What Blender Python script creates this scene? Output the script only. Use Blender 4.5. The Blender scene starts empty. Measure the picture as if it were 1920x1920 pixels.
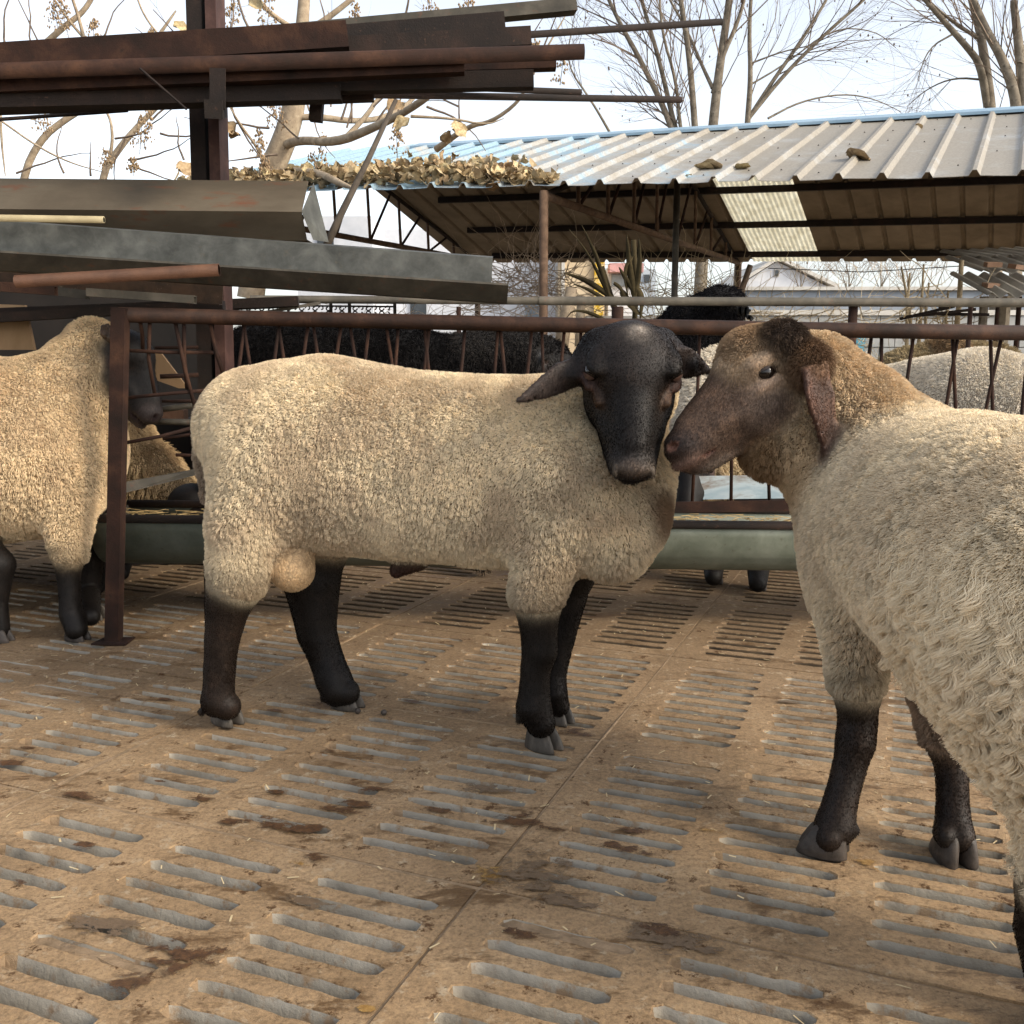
import bpy, bmesh, math, random
import numpy as np
from mathutils import Vector, Matrix, kdtree
R = math.radians
SC = bpy.context.scene
C = SC.collection
rng = np.random.default_rng(7)
random.seed(7)

# ---------------------------------------------------------------- camera
PITCH, FPX, CAMH = R(8.8), 1850.0, 0.88
cam = bpy.data.cameras.new('camera')
cam.sensor_width = 36.0; cam.lens = 36.0 * FPX / 1920.0
cam.clip_start = 0.05; cam.clip_end = 2000
camo = bpy.data.objects.new('camera', cam); C.objects.link(camo)
camo.location = (0, 0, CAMH); camo.rotation_euler = (R(90) - PITCH, 0, 0)
SC.camera = camo

# ---------------------------------------------------------------- sky, sun, exposure
SUN_EL, SUN_AZ = R(32), R(118)          # azimuth clockwise from +Y: to the right, a little behind the camera
w = bpy.data.worlds.new("World"); SC.world = w; w.use_nodes = True
nt = w.node_tree
bg = nt.nodes['Background']
sky = nt.nodes.new('ShaderNodeTexSky'); sky.sky_type = 'NISHITA'; sky.sun_disc = False
sky.sun_elevation = SUN_EL; sky.sun_rotation = SUN_AZ
sky.air_density = 1.0; sky.dust_density = 2.5; sky.ozone_density = 1.0
hs = nt.nodes.new('ShaderNodeHueSaturation'); hs.inputs['Saturation'].default_value = .40      # thin high cloud whitens the sky
nt.links.new(sky.outputs[0], hs.inputs['Color']); nt.links.new(hs.outputs[0], bg.inputs[0]); bg.inputs[1].default_value = 0.15
sl = bpy.data.lights.new('sun', 'SUN'); sl.energy = 1.1; sl.angle = R(13); sl.color = (1, .87, .66)
so = bpy.data.objects.new('sun', sl); C.objects.link(so)
sd = Vector((math.sin(SUN_AZ) * math.cos(SUN_EL), math.cos(SUN_AZ) * math.cos(SUN_EL), math.sin(SUN_EL)))
so.rotation_euler = sd.to_track_quat('Z', 'Y').to_euler()
SC.view_settings.view_transform = 'Standard'; SC.view_settings.look = 'None'
SC.view_settings.exposure = 1.15; SC.view_settings.gamma = 1
SC.view_settings.use_curve_mapping = False

# ---------------------------------------------------------------- helpers
_c, _s = math.cos(PITCH), math.sin(PITCH)
def P(px, py, Y):
    u = (px - 960) / FPX; v = (960 - py) / FPX
    d = np.array([u, _c + v * _s, -_s + v * _c])
    return np.array([0, 0, CAMH]) + d * (Y / d[1])
def G(px, py, z=0.0):
    u = (px - 960) / FPX; v = (960 - py) / FPX
    d = np.array([u, _c + v * _s, -_s + v * _c])
    return np.array([0, 0, CAMH]) + d * ((z - CAMH) / d[2])
def lerp(a, b, t): return a + (b - a) * t

def tag(o, label=None, cat=None, group=None, kind=None):
    if label: o['label'] = label
    if cat: o['category'] = cat
    if group: o['group'] = group
    if kind: o['kind'] = kind
    return o
def empty(name, loc=(0, 0, 0), label=None, cat=None, group=None):
    o = bpy.data.objects.new(name, None); C.objects.link(o); o.location = loc
    o.empty_display_size = .1
    return tag(o, label, cat, group)
def link(name, me, m=None, parent=None):
    o = bpy.data.objects.new(name, me); C.objects.link(o)
    if m is not None and not len(me.materials):
        for x in (m if isinstance(m, (list, tuple)) else [m]): me.materials.append(x)
    if parent is not None:
        o.parent = parent
        o.matrix_parent_inverse = Matrix.Translation(-Vector(parent.location))
    return o

class MB:
    def __init__(s): s.v = []; s.f = []; s.mi = []; s.n = 0
    def add(s, vs, fs, mi=0):
        b = s.n
        s.v.extend([tuple(map(float, p)) for p in vs]); s.n += len(vs)
        s.f.extend([tuple(b + i for i in f) for f in fs]); s.mi.extend([mi] * len(fs))
        return s
    def tube(s, pts, rad, n=8, mi=0, cap=True):
        pts = [np.asarray(p, float) for p in pts]
        if np.isscalar(rad): rad = [rad] * len(pts)
        vs = []; fs = []
        ref = None
        for i, p in enumerate(pts):
            t = pts[min(i + 1, len(pts) - 1)] - pts[max(i - 1, 0)]
            t = t / (np.linalg.norm(t) + 1e-9)
            if ref is None:
                ref = np.cross(t, [0, 0, 1.0])
                if np.linalg.norm(ref) < .1: ref = np.cross(t, [1.0, 0, 0])
            a = ref - t * (ref @ t); a /= np.linalg.norm(a) + 1e-9; ref = a
            b = np.cross(t, a)
            for k in range(n):
                an = 2 * math.pi * k / n
                vs.append(p + rad[i] * (math.cos(an) * a + math.sin(an) * b))
        for i in range(len(pts) - 1):
            for k in range(n):
                fs.append((i * n + k, i * n + (k + 1) % n, (i + 1) * n + (k + 1) % n, (i + 1) * n + k))
        if cap:
            fs.append(tuple(range(n))[::-1]); m = (len(pts) - 1) * n; fs.append(tuple(range(m, m + n)))
        return s.add(vs, fs, mi)
    def ring_profile(s, a, b, prof, closed=True, mi=0, cap=False, up=(0, 0, 1)):
        """extrude a 2-D profile (list of (side, up)) from a to b"""
        a = np.asarray(a, float); b = np.asarray(b, float)
        t = (b - a) / np.linalg.norm(b - a); sd_ = np.cross(t, up); sd_ /= np.linalg.norm(sd_); u = np.cross(sd_, t)
        m = len(prof); vs = [a + x * sd_ + y * u for x, y in prof] + [b + x * sd_ + y * u for x, y in prof]
        fs = [(k, (k + 1) % m, m + (k + 1) % m, m + k) for k in range(m if closed else m - 1)]
        if cap: fs += [tuple(range(m))[::-1], tuple(range(m, 2 * m))]
        return s.add(vs, fs, mi)
    def box(s, lo, hi, mi=0):
        (x0, y0, z0), (x1, y1, z1) = lo, hi
        vs = [(x0, y0, z0), (x1, y0, z0), (x1, y1, z0), (x0, y1, z0), (x0, y0, z1), (x1, y0, z1), (x1, y1, z1), (x0, y1, z1)]
        return s.add(vs, [(3, 2, 1, 0), (4, 5, 6, 7), (0, 1, 5, 4), (1, 2, 6, 5), (2, 3, 7, 6), (3, 0, 4, 7)], mi)
    def beam(s, a, b, w, h, mi=0, up=(0, 0, 1)):
        return s.ring_profile(a, b, [(-w / 2, -h / 2), (w / 2, -h / 2), (w / 2, h / 2), (-w / 2, h / 2)], True, mi, True, up)
    def sheet(s, a, b, line, t, mi=0, up=(0, 0, 1)):
        """folded sheet metal: an open polyline profile with thickness t"""
        n = len(line); off = []
        for i in range(n):
            p, q = np.array(line[max(i - 1, 0)]), np.array(line[min(i + 1, n - 1)])
            d = q - p; d = d / (np.linalg.norm(d) + 1e-9); off.append((line[i][0] - d[1] * t, line[i][1] + d[0] * t))
        return s.ring_profile(a, b, list(line) + off[::-1], True, mi, False, up).capsheet(n)
    def capsheet(s, n):
        m = 2 * n; b0 = s.n - 2 * m
        for e in (0, m):
            for i in range(n - 1):
                q = (b0 + e + i, b0 + e + i + 1, b0 + e + m - 2 - i, b0 + e + m - 1 - i)
                s.f.append(q if e else q[::-1]); s.mi.append(0)
        return s
    def mesh(s, name, smooth=False):
        me = bpy.data.meshes.new(name); me.from_pydata(s.v, [], s.f)
        if any(s.mi): me.polygons.foreach_set('material_index', s.mi)
        if smooth: me.polygons.foreach_set('use_smooth', [True] * len(s.f))
        me.update(); return me
    def build(s, name, m, parent=None, smooth=False):
        return link(name, s.mesh(name, smooth), m, parent)

def hollow_box(a, b, w, h, t=.003):
    mb = MB(); o = [(-w/2, -h/2), (w/2, -h/2), (w/2, h/2), (-w/2, h/2)]; i = [(x * (1 - 2*t/w), y * (1 - 2*t/h)) for x, y in o]
    mb.ring_profile(a, b, o); n0 = mb.n
    mb.ring_profile(a, b, i[::-1])
    # rims
    for e in (0, 4):
        for k in range(4):
            q = (e + k, e + (k + 1) % 4, n0 + e + 3 - (k + 1) % 4, n0 + e + 3 - k)
            mb.f.append(q); mb.mi.append(0)
    return mb
def pipe(a, b, r, t=.003, n=14, bend=0.0):
    mb = MB(); a = np.asarray(a, float); b = np.asarray(b, float)
    k = 6 if bend else 1
    pts = [lerp(a, b, i / k) - np.array([0, 0, bend * 4 * (i / k) * (1 - i / k)]) for i in range(k + 1)]
    mb.tube(pts, r, n, cap=False); m0 = mb.n
    mb.tube(pts, r - t, n, cap=False)
    for e in (0, k * n):
        for j in range(n):
            mb.f.append((e + j, e + (j + 1) % n, m0 + e + (j + 1) % n, m0 + e + j)); mb.mi.append(0)
    return mb

# ---------------------------------------------------------------- materials
def new_mat(name):
    m = bpy.data.materials.new(name); m.use_nodes = True
    return m, m.node_tree, m.node_tree.nodes['Principled BSDF']
def nd(t, typ, **kw):
    n = t.nodes.new(typ)
    for k, v in kw.items(): setattr(n, k, v)
    return n
def noise(t, vec, scale, detail=6, rough=.6, dist=0):
    n = nd(t, 'ShaderNodeTexNoise'); n.inputs['Scale'].default_value = scale; n.inputs['Detail'].default_value = detail
    n.inputs['Roughness'].default_value = rough; n.inputs['Distortion'].default_value = dist
    t.links.new(vec, n.inputs['Vector']); return n.outputs['Fac']
def ramp(t, fac, stops):
    n = nd(t, 'ShaderNodeValToRGB'); e = n.color_ramp.elements
    while len(e) < len(stops): e.new(.5)
    for i, (p, c) in enumerate(stops):
        e[i].position = p; e[i].color = (*c, 1) if len(c) == 3 else c
    t.links.new(fac, n.inputs[0]); return n.outputs[0]
def mixc(t, fac, a, b, mode='MIX'):
    n = nd(t, 'ShaderNodeMix', data_type='RGBA', blend_type=mode)
    for sock, v in ((0, fac), (6, a), (7, b)):
        if hasattr(v, 'is_output') or isinstance(v, bpy.types.NodeSocket): t.links.new(v, n.inputs[sock])
        else: n.inputs[sock].default_value = v if sock == 0 else (*v[:3], 1)
    return n.outputs[2]
def bumpn(t, bs, height, strength, dist=.01, prev=None):
    b = nd(t, 'ShaderNodeBump'); b.inputs['Strength'].default_value = strength; b.inputs['Distance'].default_value = dist
    t.links.new(height, b.inputs['Height'])
    if prev is not None: t.links.new(prev, b.inputs['Normal'])
    if bs is not None: t.links.new(b.outputs[0], bs.inputs['Normal'])
    return b.outputs[0]
def coords(t, world=False, stretch=None):
    if world: v = nd(t, 'ShaderNodeNewGeometry').outputs['Position']
    else: v = nd(t, 'ShaderNodeTexCoord').outputs['Object']
    if stretch:
        m = nd(t, 'ShaderNodeMapping'); m.inputs['Scale'].default_value = stretch; t.links.new(v, m.inputs[0]); v = m.outputs[0]
    return v
def M(name, stops, scale=6, rough=.75, metal=0.0, bump=.25, bscale=90, detail=8, world=True, stretch=None, fine=None, bdist=.004, spec=.35):
    m, t, bs = new_mat(name)
    v = coords(t, world, stretch)
    n = noise(t, v, scale, detail, .65, .3)
    col = ramp(t, n, stops)
    if fine:
        n2 = noise(t, v, fine[0], 4, .7); col = mixc(t, ramp(t, n2, [(fine[2], (0, 0, 0)), (fine[3], (1, 1, 1))]), col, fine[1])
    t.links.new(col, bs.inputs['Base Color'])
    bs.inputs['Roughness'].default_value = rough; bs.inputs['Metallic'].default_value = metal
    bs.inputs['Specular IOR Level'].default_value = spec
    if bump: bumpn(t, bs, noise(t, v, bscale, 5, .7), bump, bdist)
    return m
m_rust = M('rusty_steel', [(.3, (.012, .007, .005)), (.5, (.026, .012, .008)), (.7, (.058, .027, .015))], 9, .85, .0, .4, 160, fine=(55, (.018, .011, .008), .55, .75), spec=.2)
m_rustdk = M('dark_rusty_steel', [(.3, (.007, .005, .004)), (.55, (.017, .010, .007)), (.75, (.040, .020, .013))], 6, .85, .0, .4, 150, fine=(60, (.10, .05, .03), .62, .8))
m_pipe = M('brown_rusted_pipe', [(.3, (.014, .0075, .005)), (.5, (.030, .0135, .0075)), (.72, (.066, .030, .016))], 12, .7, .0, .3, 140, fine=(90, (.014, .008, .006), .56, .72), spec=.25)
m_galv = M('galvanised_steel', [(.3, (.040, .041, .036)), (.5, (.075, .076, .068)), (.7, (.12, .121, .107))], 14, .6, .2, .08, 60, fine=(38, (.10, .085, .06), .6, .85))
m_galvdk = M('weathered_grey_steel', [(.3, (.030, .026, .020)), (.5, (.055, .048, .036)), (.72, (.10, .085, .065))], 9, .7, .1, .15, 70, fine=(30, (.12, .05, .028), .6, .8))
m_dark = M('dark_shade_and_iron', [(.3, (.006, .005, .004)), (.7, (.018, .013, .010))], 4, .9, 0, .3, 30)  # shade of the store interior put into the wall colour; also black ironwork
m_board = M('plywood_board', [(.3, (.22, .13, .06)), (.7, (.36, .23, .12))], 5, .8, 0, .2, 60, stretch=(1, 1, .15))
m_bark = M('pale_bark', [(.3, (.22, .165, .11)), (.55, (.36, .28, .19)), (.75, (.48, .39, .28))], 18, .85, 0, .6, 60, fine=(40, (.10, .07, .05), .6, .75))
m_twig = M('brown_twig_bark', [(.3, (.10, .07, .05)), (.7, (.22, .165, .12))], 20, .85, 0, .2, 60)
m_bark2 = M('grey_poplar_bark', [(.3, (.11, .09, .065)), (.55, (.21, .175, .13)), (.75, (.33, .29, .23))], 9, .9, 0, .6, 30, fine=(14, (.05, .04, .03), .58, .7))
m_dusty = M('dusty_brown_pipe', [(.3, (.05, .028, .016)), (.5, (.10, .058, .034)), (.72, (.17, .105, .065))], 14, .8, 0, .3, 90)
m_seed = M('dry_seed_pods', [(.3, (.20, .13, .07)), (.7, (.38, .27, .16))], 30, .9, 0, .0)
# ---------------------------------------------------------------- soft-body surfaces: smooth union of tapered limbs and ovals
class Body:
    """prims: (kind, data, blend, colour, woolliness, sub, frame)"""
    def __init__(s): s.p = []
    def cone(s, a, b, ra, rb, k=.04, col=(.5,.5,.5), wool=0., sub=False, fr=None, flat=1.0):
        s.p.append(('c', (np.array(a, float), np.array(b, float), ra, rb), k, col, wool, sub, fr)); return s
    def chain(s, pts, k=.04, col=(.5,.5,.5), wool=0., fr=None):
        s.p.append(('h', [(np.array(a, float), np.array(b, float), ra, rb) for (a, ra), (b, rb) in zip(pts[:-1], pts[1:])], k, col, wool, False, fr)); return s
    def ell(s, c, r, k=.03, col=(.5,.5,.5), wool=0., sub=False, fr=None, rot=None):
        s.p.append(('e', (np.array(c, float), np.array(r, float), np.eye(3) if rot is None else rot), k, col, wool, sub, fr)); return s
    def ear(s, o, axis, wdir, L, W, t, cup, curl=0., k=.012, col=(.05,.05,.05), wool=0., fr=None):
        s.p.append(('r', (np.array(o, float), np.array(axis, float), np.array(wdir, float), L, W, t, cup, curl), k, col, wool, False, fr)); return s
    @staticmethod
    def local(kind, d, q):
        if kind == 'h':
            f = None
            for g in d:
                x = Body.local('c', g, q)
                if f is None: f = x
                else:
                    h = np.maximum(.012 - np.abs(f - x), 0) / .012; f = np.minimum(f, x) - h * h * .0012
            return f
        if kind == 'c':
            a, b, ra, rb = d; ba = b - a; L = ba @ ba + 1e-12
            t = np.clip(((q - a) @ ba) / L, 0, 1)
            return np.linalg.norm(q - a - t[..., None] * ba, axis=-1) - (ra + (rb - ra) * t)
        if kind == 'e':
            c, r, rot = d; x = (q - c) @ rot
            k0 = np.linalg.norm(x / r, axis=-1); k1 = np.linalg.norm(x / (r * r), axis=-1) + 1e-9
            return k0 * (k0 - 1) / k1
        o, ax, wd, L, W, t, cup, curl = d
        ax = ax / np.linalg.norm(ax); wd = wd - ax * (wd @ ax); wd = wd / np.linalg.norm(wd); n = np.cross(ax, wd)
        x = q - o; u = (x @ ax) / L; v = x @ wd; z = x @ n
        uc = np.clip(u, 0, 1)
        wid = W * np.minimum(.55 + 1.6 * uc, 1.0) * (1 - uc ** 1.7) + .0012
        z = z - cup * (v * v) / W - curl * uc * uc
        d1 = np.abs(z) - t * (1 - .45 * uc); d2 = (np.abs(v) - wid) * .8; d3 = np.maximum(u - 1, -u) * L
        m = np.maximum(d1, d2)
        m = np.where((d1 > 0) & (d2 > 0), np.sqrt(np.maximum(d1, 0) ** 2 + np.maximum(d2, 0) ** 2), m)
        return np.maximum(m, d3)
    @staticmethod
    def dist(p, pts):
        kind, d, k, col, wool, sub, fr = p
        if fr is None: return Body.local(kind, d, pts)
        o, Rm, S = fr
        return Body.local(kind, d, ((pts - o) @ Rm) / S) * float(np.mean(S))
    def bbox(s, p):
        kind, d, k, *_r, fr = p
        if kind == 'h':
            lo = np.min([np.minimum(a - ra, b - rb) for a, b, ra, rb in d], 0); hi = np.max([np.maximum(a + ra, b + rb) for a, b, ra, rb in d], 0)
        elif kind == 'c': a, b, ra, rb = d; m = max(ra, rb); lo = np.minimum(a, b) - m; hi = np.maximum(a, b) + m
        elif kind == 'e': m = d[1].max(); lo = d[0] - m; hi = d[0] + m
        else:
            e = d[0] + d[1] / np.linalg.norm(d[1]) * d[3]; m = d[4] + abs(d[7]) + .01; lo = np.minimum(d[0], e) - m; hi = np.maximum(d[0], e) + m
        if fr is not None:
            o, Rm, S = fr
            cs = np.array([[x, y, z] for x in (lo[0], hi[0]) for y in (lo[1], hi[1]) for z in (lo[2], hi[2])]) * S @ Rm.T + o
            lo, hi = cs.min(0), cs.max(0)
        return lo, hi
    @staticmethod
    def blend(f, d, k, sub):
        if sub:
            d = -d; h = np.maximum(k - np.abs(f - d), 0) / k
            return np.maximum(f, d) + h * h * k * .25
        h = np.maximum(k - np.abs(f - d), 0) / k
        return np.minimum(f, d) - h * h * k * .25
    def field(s, pts):
        f = np.full(pts.shape[:-1], 1.0)
        for p in s.p: f = s.blend(f, s.dist(p, pts), p[2], p[5])
        return f
    def mesh(s, h):
        bb = [s.bbox(p) for p in s.p]
        add = [b for b, p in zip(bb, s.p) if not p[5]]
        lo = np.min([b[0] for b in add], 0) - 3 * h - .02; hi = np.max([b[1] for b in add], 0) + 3 * h + .02
        n = np.ceil((hi - lo) / h).astype(int) + 1
        F = np.full(n, 1.0, np.float32)
        for p, (a, b) in zip(s.p, bb):
            pad = p[2] * (.6 if p[5] else 1.0) + 2.5 * h
            i0 = np.clip(np.floor((a - pad - lo) / h).astype(int), 0, n); i1 = np.clip(np.ceil((b + pad - lo) / h).astype(int) + 1, 0, n)
            if (i1 <= i0).any(): continue
            g = np.stack(np.meshgrid(*[lo[k] + h * np.arange(i0[k], i1[k]) for k in range(3)], indexing='ij'), -1)
            sl_ = tuple(slice(i0[k], i1[k]) for k in range(3))
            F[sl_] = s.blend(F[sl_], s.dist(p, g), p[2], p[5])
        ins = F < 0
        # surface nets
        acc = np.zeros(tuple(n - 1) + (3,), np.float32); cnt = np.zeros(tuple(n - 1), np.float32)
        edges = []
        for ax in range(3):
            A = [slice(None)] * 3; B = [slice(None)] * 3; A[ax] = slice(0, -1); B[ax] = slice(1, None)
            cr = ins[tuple(A)] != ins[tuple(B)]
            idx = np.argwhere(cr)
            fa = F[tuple(A)][cr]; fb = F[tuple(B)][cr]
            t = fa / (fa - fb)
            pos = idx.astype(np.float32); pos[:, ax] += t
            o1, o2 = [k for k in range(3) if k != ax]
            for da in (0, -1):
                for db in (0, -1):
                    c = idx.copy(); c[:, o1] += da; c[:, o2] += db
                    ok = ((c >= 0) & (c < n - 1)).all(1)
                    np.add.at(acc, tuple(c[ok].T), pos[ok]); np.add.at(cnt, tuple(c[ok].T), 1)
            edges.append((ax, o1, o2, idx, fa < 0))
        act = cnt > 0; vid = -np.ones(tuple(n - 1), np.int64); vid[act] = np.arange(act.sum())
        V = (acc[act] / cnt[act][:, None]).astype(np.float64) * h + lo
        quads = []
        for ax, o1, o2, idx, inside in edges:
            cs = []
            for da, db in ((0, 0), (-1, 0), (-1, -1), (0, -1)):
                c = idx.copy(); c[:, o1] += da; c[:, o2] += db; cs.append(vid[tuple(c.T)])
            q = np.stack(cs, 1); flip = inside ^ (ax == 1)
            q[~flip] = q[~flip][:, ::-1]
            quads.append(q)
        Q = np.concatenate(quads); Q = Q[(Q >= 0).all(1)]
        for _ in range(2):                                     # pull the vertices onto the exact surface
            f = s.field(V); e = h * .3
            g = np.stack([s.field(V + np.eye(3)[k] * e) - f for k in range(3)], 1) / e
            gn = np.linalg.norm(g, axis=1, keepdims=True) + 1e-6
            V = V - g / gn * np.clip(f / gn[:, 0], -h * .6, h * .6)[:, None]
        N = g / gn
        # colours and woolliness from the nearest shapes
        P_ = [p for p in s.p if not p[5]]
        D = np.stack([s.dist(p, V) for p in P_], 1); D -= D.min(1, keepdims=True)
        W = np.exp(-D / .006); W /= W.sum(1, keepdims=True)
        col = W @ np.array([p[3] for p in P_]); wool = W @ np.array([p[4] for p in P_])
        base = np.full(len(V), 1.0)
        for p in P_: base = s.blend(base, s.dist(p, V), p[2], False)
        for p in s.p:
            if p[5]:
                ds = s.dist(p, V); wv = (np.exp(-(ds / .004) ** 2) * np.clip(-base / .0015, 0, 1))[:, None]; col = col * (1 - wv) + np.array(p[3]) * wv
        return V, Q, N, col, wool

def body_mesh(name, V, Q, col, wool, extra=None):
    me = bpy.data.meshes.new(name)
    me.vertices.add(len(V)); me.vertices.foreach_set('co', V.ravel())
    me.loops.add(len(Q) * 4); me.loops.foreach_set('vertex_index', Q.ravel())
    me.polygons.add(len(Q)); me.polygons.foreach_set('loop_start', np.arange(len(Q)) * 4)
    me.polygons.foreach_set('use_smooth', np.ones(len(Q), bool))
    me.update(calc_edges=True); me.validate()
    a = me.attributes.new('coat', 'FLOAT_COLOR', 'POINT')
    a.data.foreach_set('color', np.concatenate([col, wool[:, None]], 1).astype(np.float32).ravel())
    return me

def vnoise(p, scale, seed=0):
    """cheap smooth value noise, vectorised"""
    q = p * scale + seed * 17.13; i = np.floor(q).astype(np.int64); f = q - i; f = f * f * (3 - 2 * f)
    out = 0
    for dx in (0, 1):
        for dy in (0, 1):
            for dz in (0, 1):
                hsh = ((i[:, 0] + dx) * 73856093) ^ ((i[:, 1] + dy) * 19349663) ^ ((i[:, 2] + dz) * 83492791)
                hsh = (hsh ^ (hsh >> 13)) * 1274126177 & 0x7fffffff
                r = (hsh % 10007) / 10007.0
                out = out + r * (f[:, 0] if dx else 1 - f[:, 0]) * (f[:, 1] if dy else 1 - f[:, 1]) * (f[:, 2] if dz else 1 - f[:, 2])
    return out

def coat_mat():
    m, t, bs = new_mat('sheep_coat')
    at = nd(t, 'ShaderNodeAttribute', attribute_name='coat')
    v = coords(t, True)
    vo = nd(t, 'ShaderNodeTexVoronoi', feature='DISTANCE_TO_EDGE'); vo.inputs['Scale'].default_value = 75
    wob = nd(t, 'ShaderNodeVectorMath', operation='MULTIPLY_ADD'); n0 = nd(t, 'ShaderNodeTexNoise'); n0.inputs['Scale'].default_value = 40
    t.links.new(v, n0.inputs['Vector']); t.links.new(n0.outputs['Color'], wob.inputs[0]); wob.inputs[1].default_value = (.02, .02, .02); t.links.new(v, wob.inputs[2])
    t.links.new(wob.outputs[0], vo.inputs['Vector'])
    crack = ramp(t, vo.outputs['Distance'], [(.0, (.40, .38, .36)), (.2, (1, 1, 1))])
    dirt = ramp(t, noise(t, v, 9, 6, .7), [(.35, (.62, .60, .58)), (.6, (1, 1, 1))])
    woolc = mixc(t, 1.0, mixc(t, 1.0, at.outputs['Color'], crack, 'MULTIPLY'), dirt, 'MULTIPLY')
    hairn = ramp(t, noise(t, v, 22, 9, .75), [(.35, (.55, .52, .5)), (.5, (1, 1, 1)), (.68, (1.9, 1.75, 1.6))])
    st3 = coords(t, True, (260, 260, 60)); fine_ = nd(t, 'ShaderNodeTexNoise'); fine_.inputs['Scale'].default_value = 1.6; fine_.inputs['Detail'].default_value = 3; t.links.new(st3, fine_.inputs['Vector'])
    hairc = mixc(t, 1.0, mixc(t, 1.0, at.outputs['Color'], hairn, 'MULTIPLY'), ramp(t, fine_.outputs['Fac'], [(.35, (.7, .7, .7)), (.65, (1.35, 1.35, 1.35))]), 'MULTIPLY')
    t.links.new(mixc(t, at.outputs['Alpha'], hairc, woolc), bs.inputs['Base Color'])
    rg = nd(t, 'ShaderNodeMapRange'); t.links.new(at.outputs['Alpha'], rg.inputs[0]); rg.inputs[3].default_value = .55; rg.inputs[4].default_value = 1
    t.links.new(rg.outputs[0], bs.inputs['Roughness']); bs.inputs['Specular IOR Level'].default_value = .22
    b1 = bumpn(t, None, noise(t, v, 420, 3, .7), .35, .002)
    b2 = nd(t, 'ShaderNodeBump'); t.links.new(vo.outputs['Distance'], b2.inputs['Height']); t.links.new(b1, b2.inputs['Normal'])
    t.links.new(at.outputs['Alpha'], b2.inputs['Strength']); b2.inputs['Distance'].default_value = .02
    t.links.new(b2.outputs[0], bs.inputs['Normal'])
    return m
m_coat = coat_mat()
def fibre_mat():
    m, t, bs = new_mat('wool_fibre')
    at = nd(t, 'ShaderNodeAttribute', attribute_name='tint')
    t.links.new(at.outputs['Color'], bs.inputs['Base Color']); bs.inputs['Roughness'].default_value = .9
    bs.inputs['Specular IOR Level'].default_value = .04
    return m
m_fibre = fibre_mat()
m_horn = M('hoof_horn', [(.3, (.03, .025, .020)), (.55, (.075, .064, .052)), (.75, (.16, .135, .11))], 40, .55, 0, .4, 120, stretch=(1, 1, .4))
m_hoofdk = M('dark_hoof_horn', [(.3, (.02, .016, .013)), (.7, (.07, .055, .045))], 40, .5, 0, .4, 120)
def eye_mats():
    out = []
    for n, c, r in (('eye_dark', (.012, .008, .006), .08), ('eyelid_skin', (.030, .018, .013), .6), ('lower_lid_skin', (.065, .034, .025), .45)):
        m, t, bs = new_mat(n); bs.inputs['Base Color'].default_value = (*c, 1); bs.inputs['Roughness'].default_value = r; out.append(m)
    return out
m_eye, m_lid, m_lid2 = eye_mats()

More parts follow.
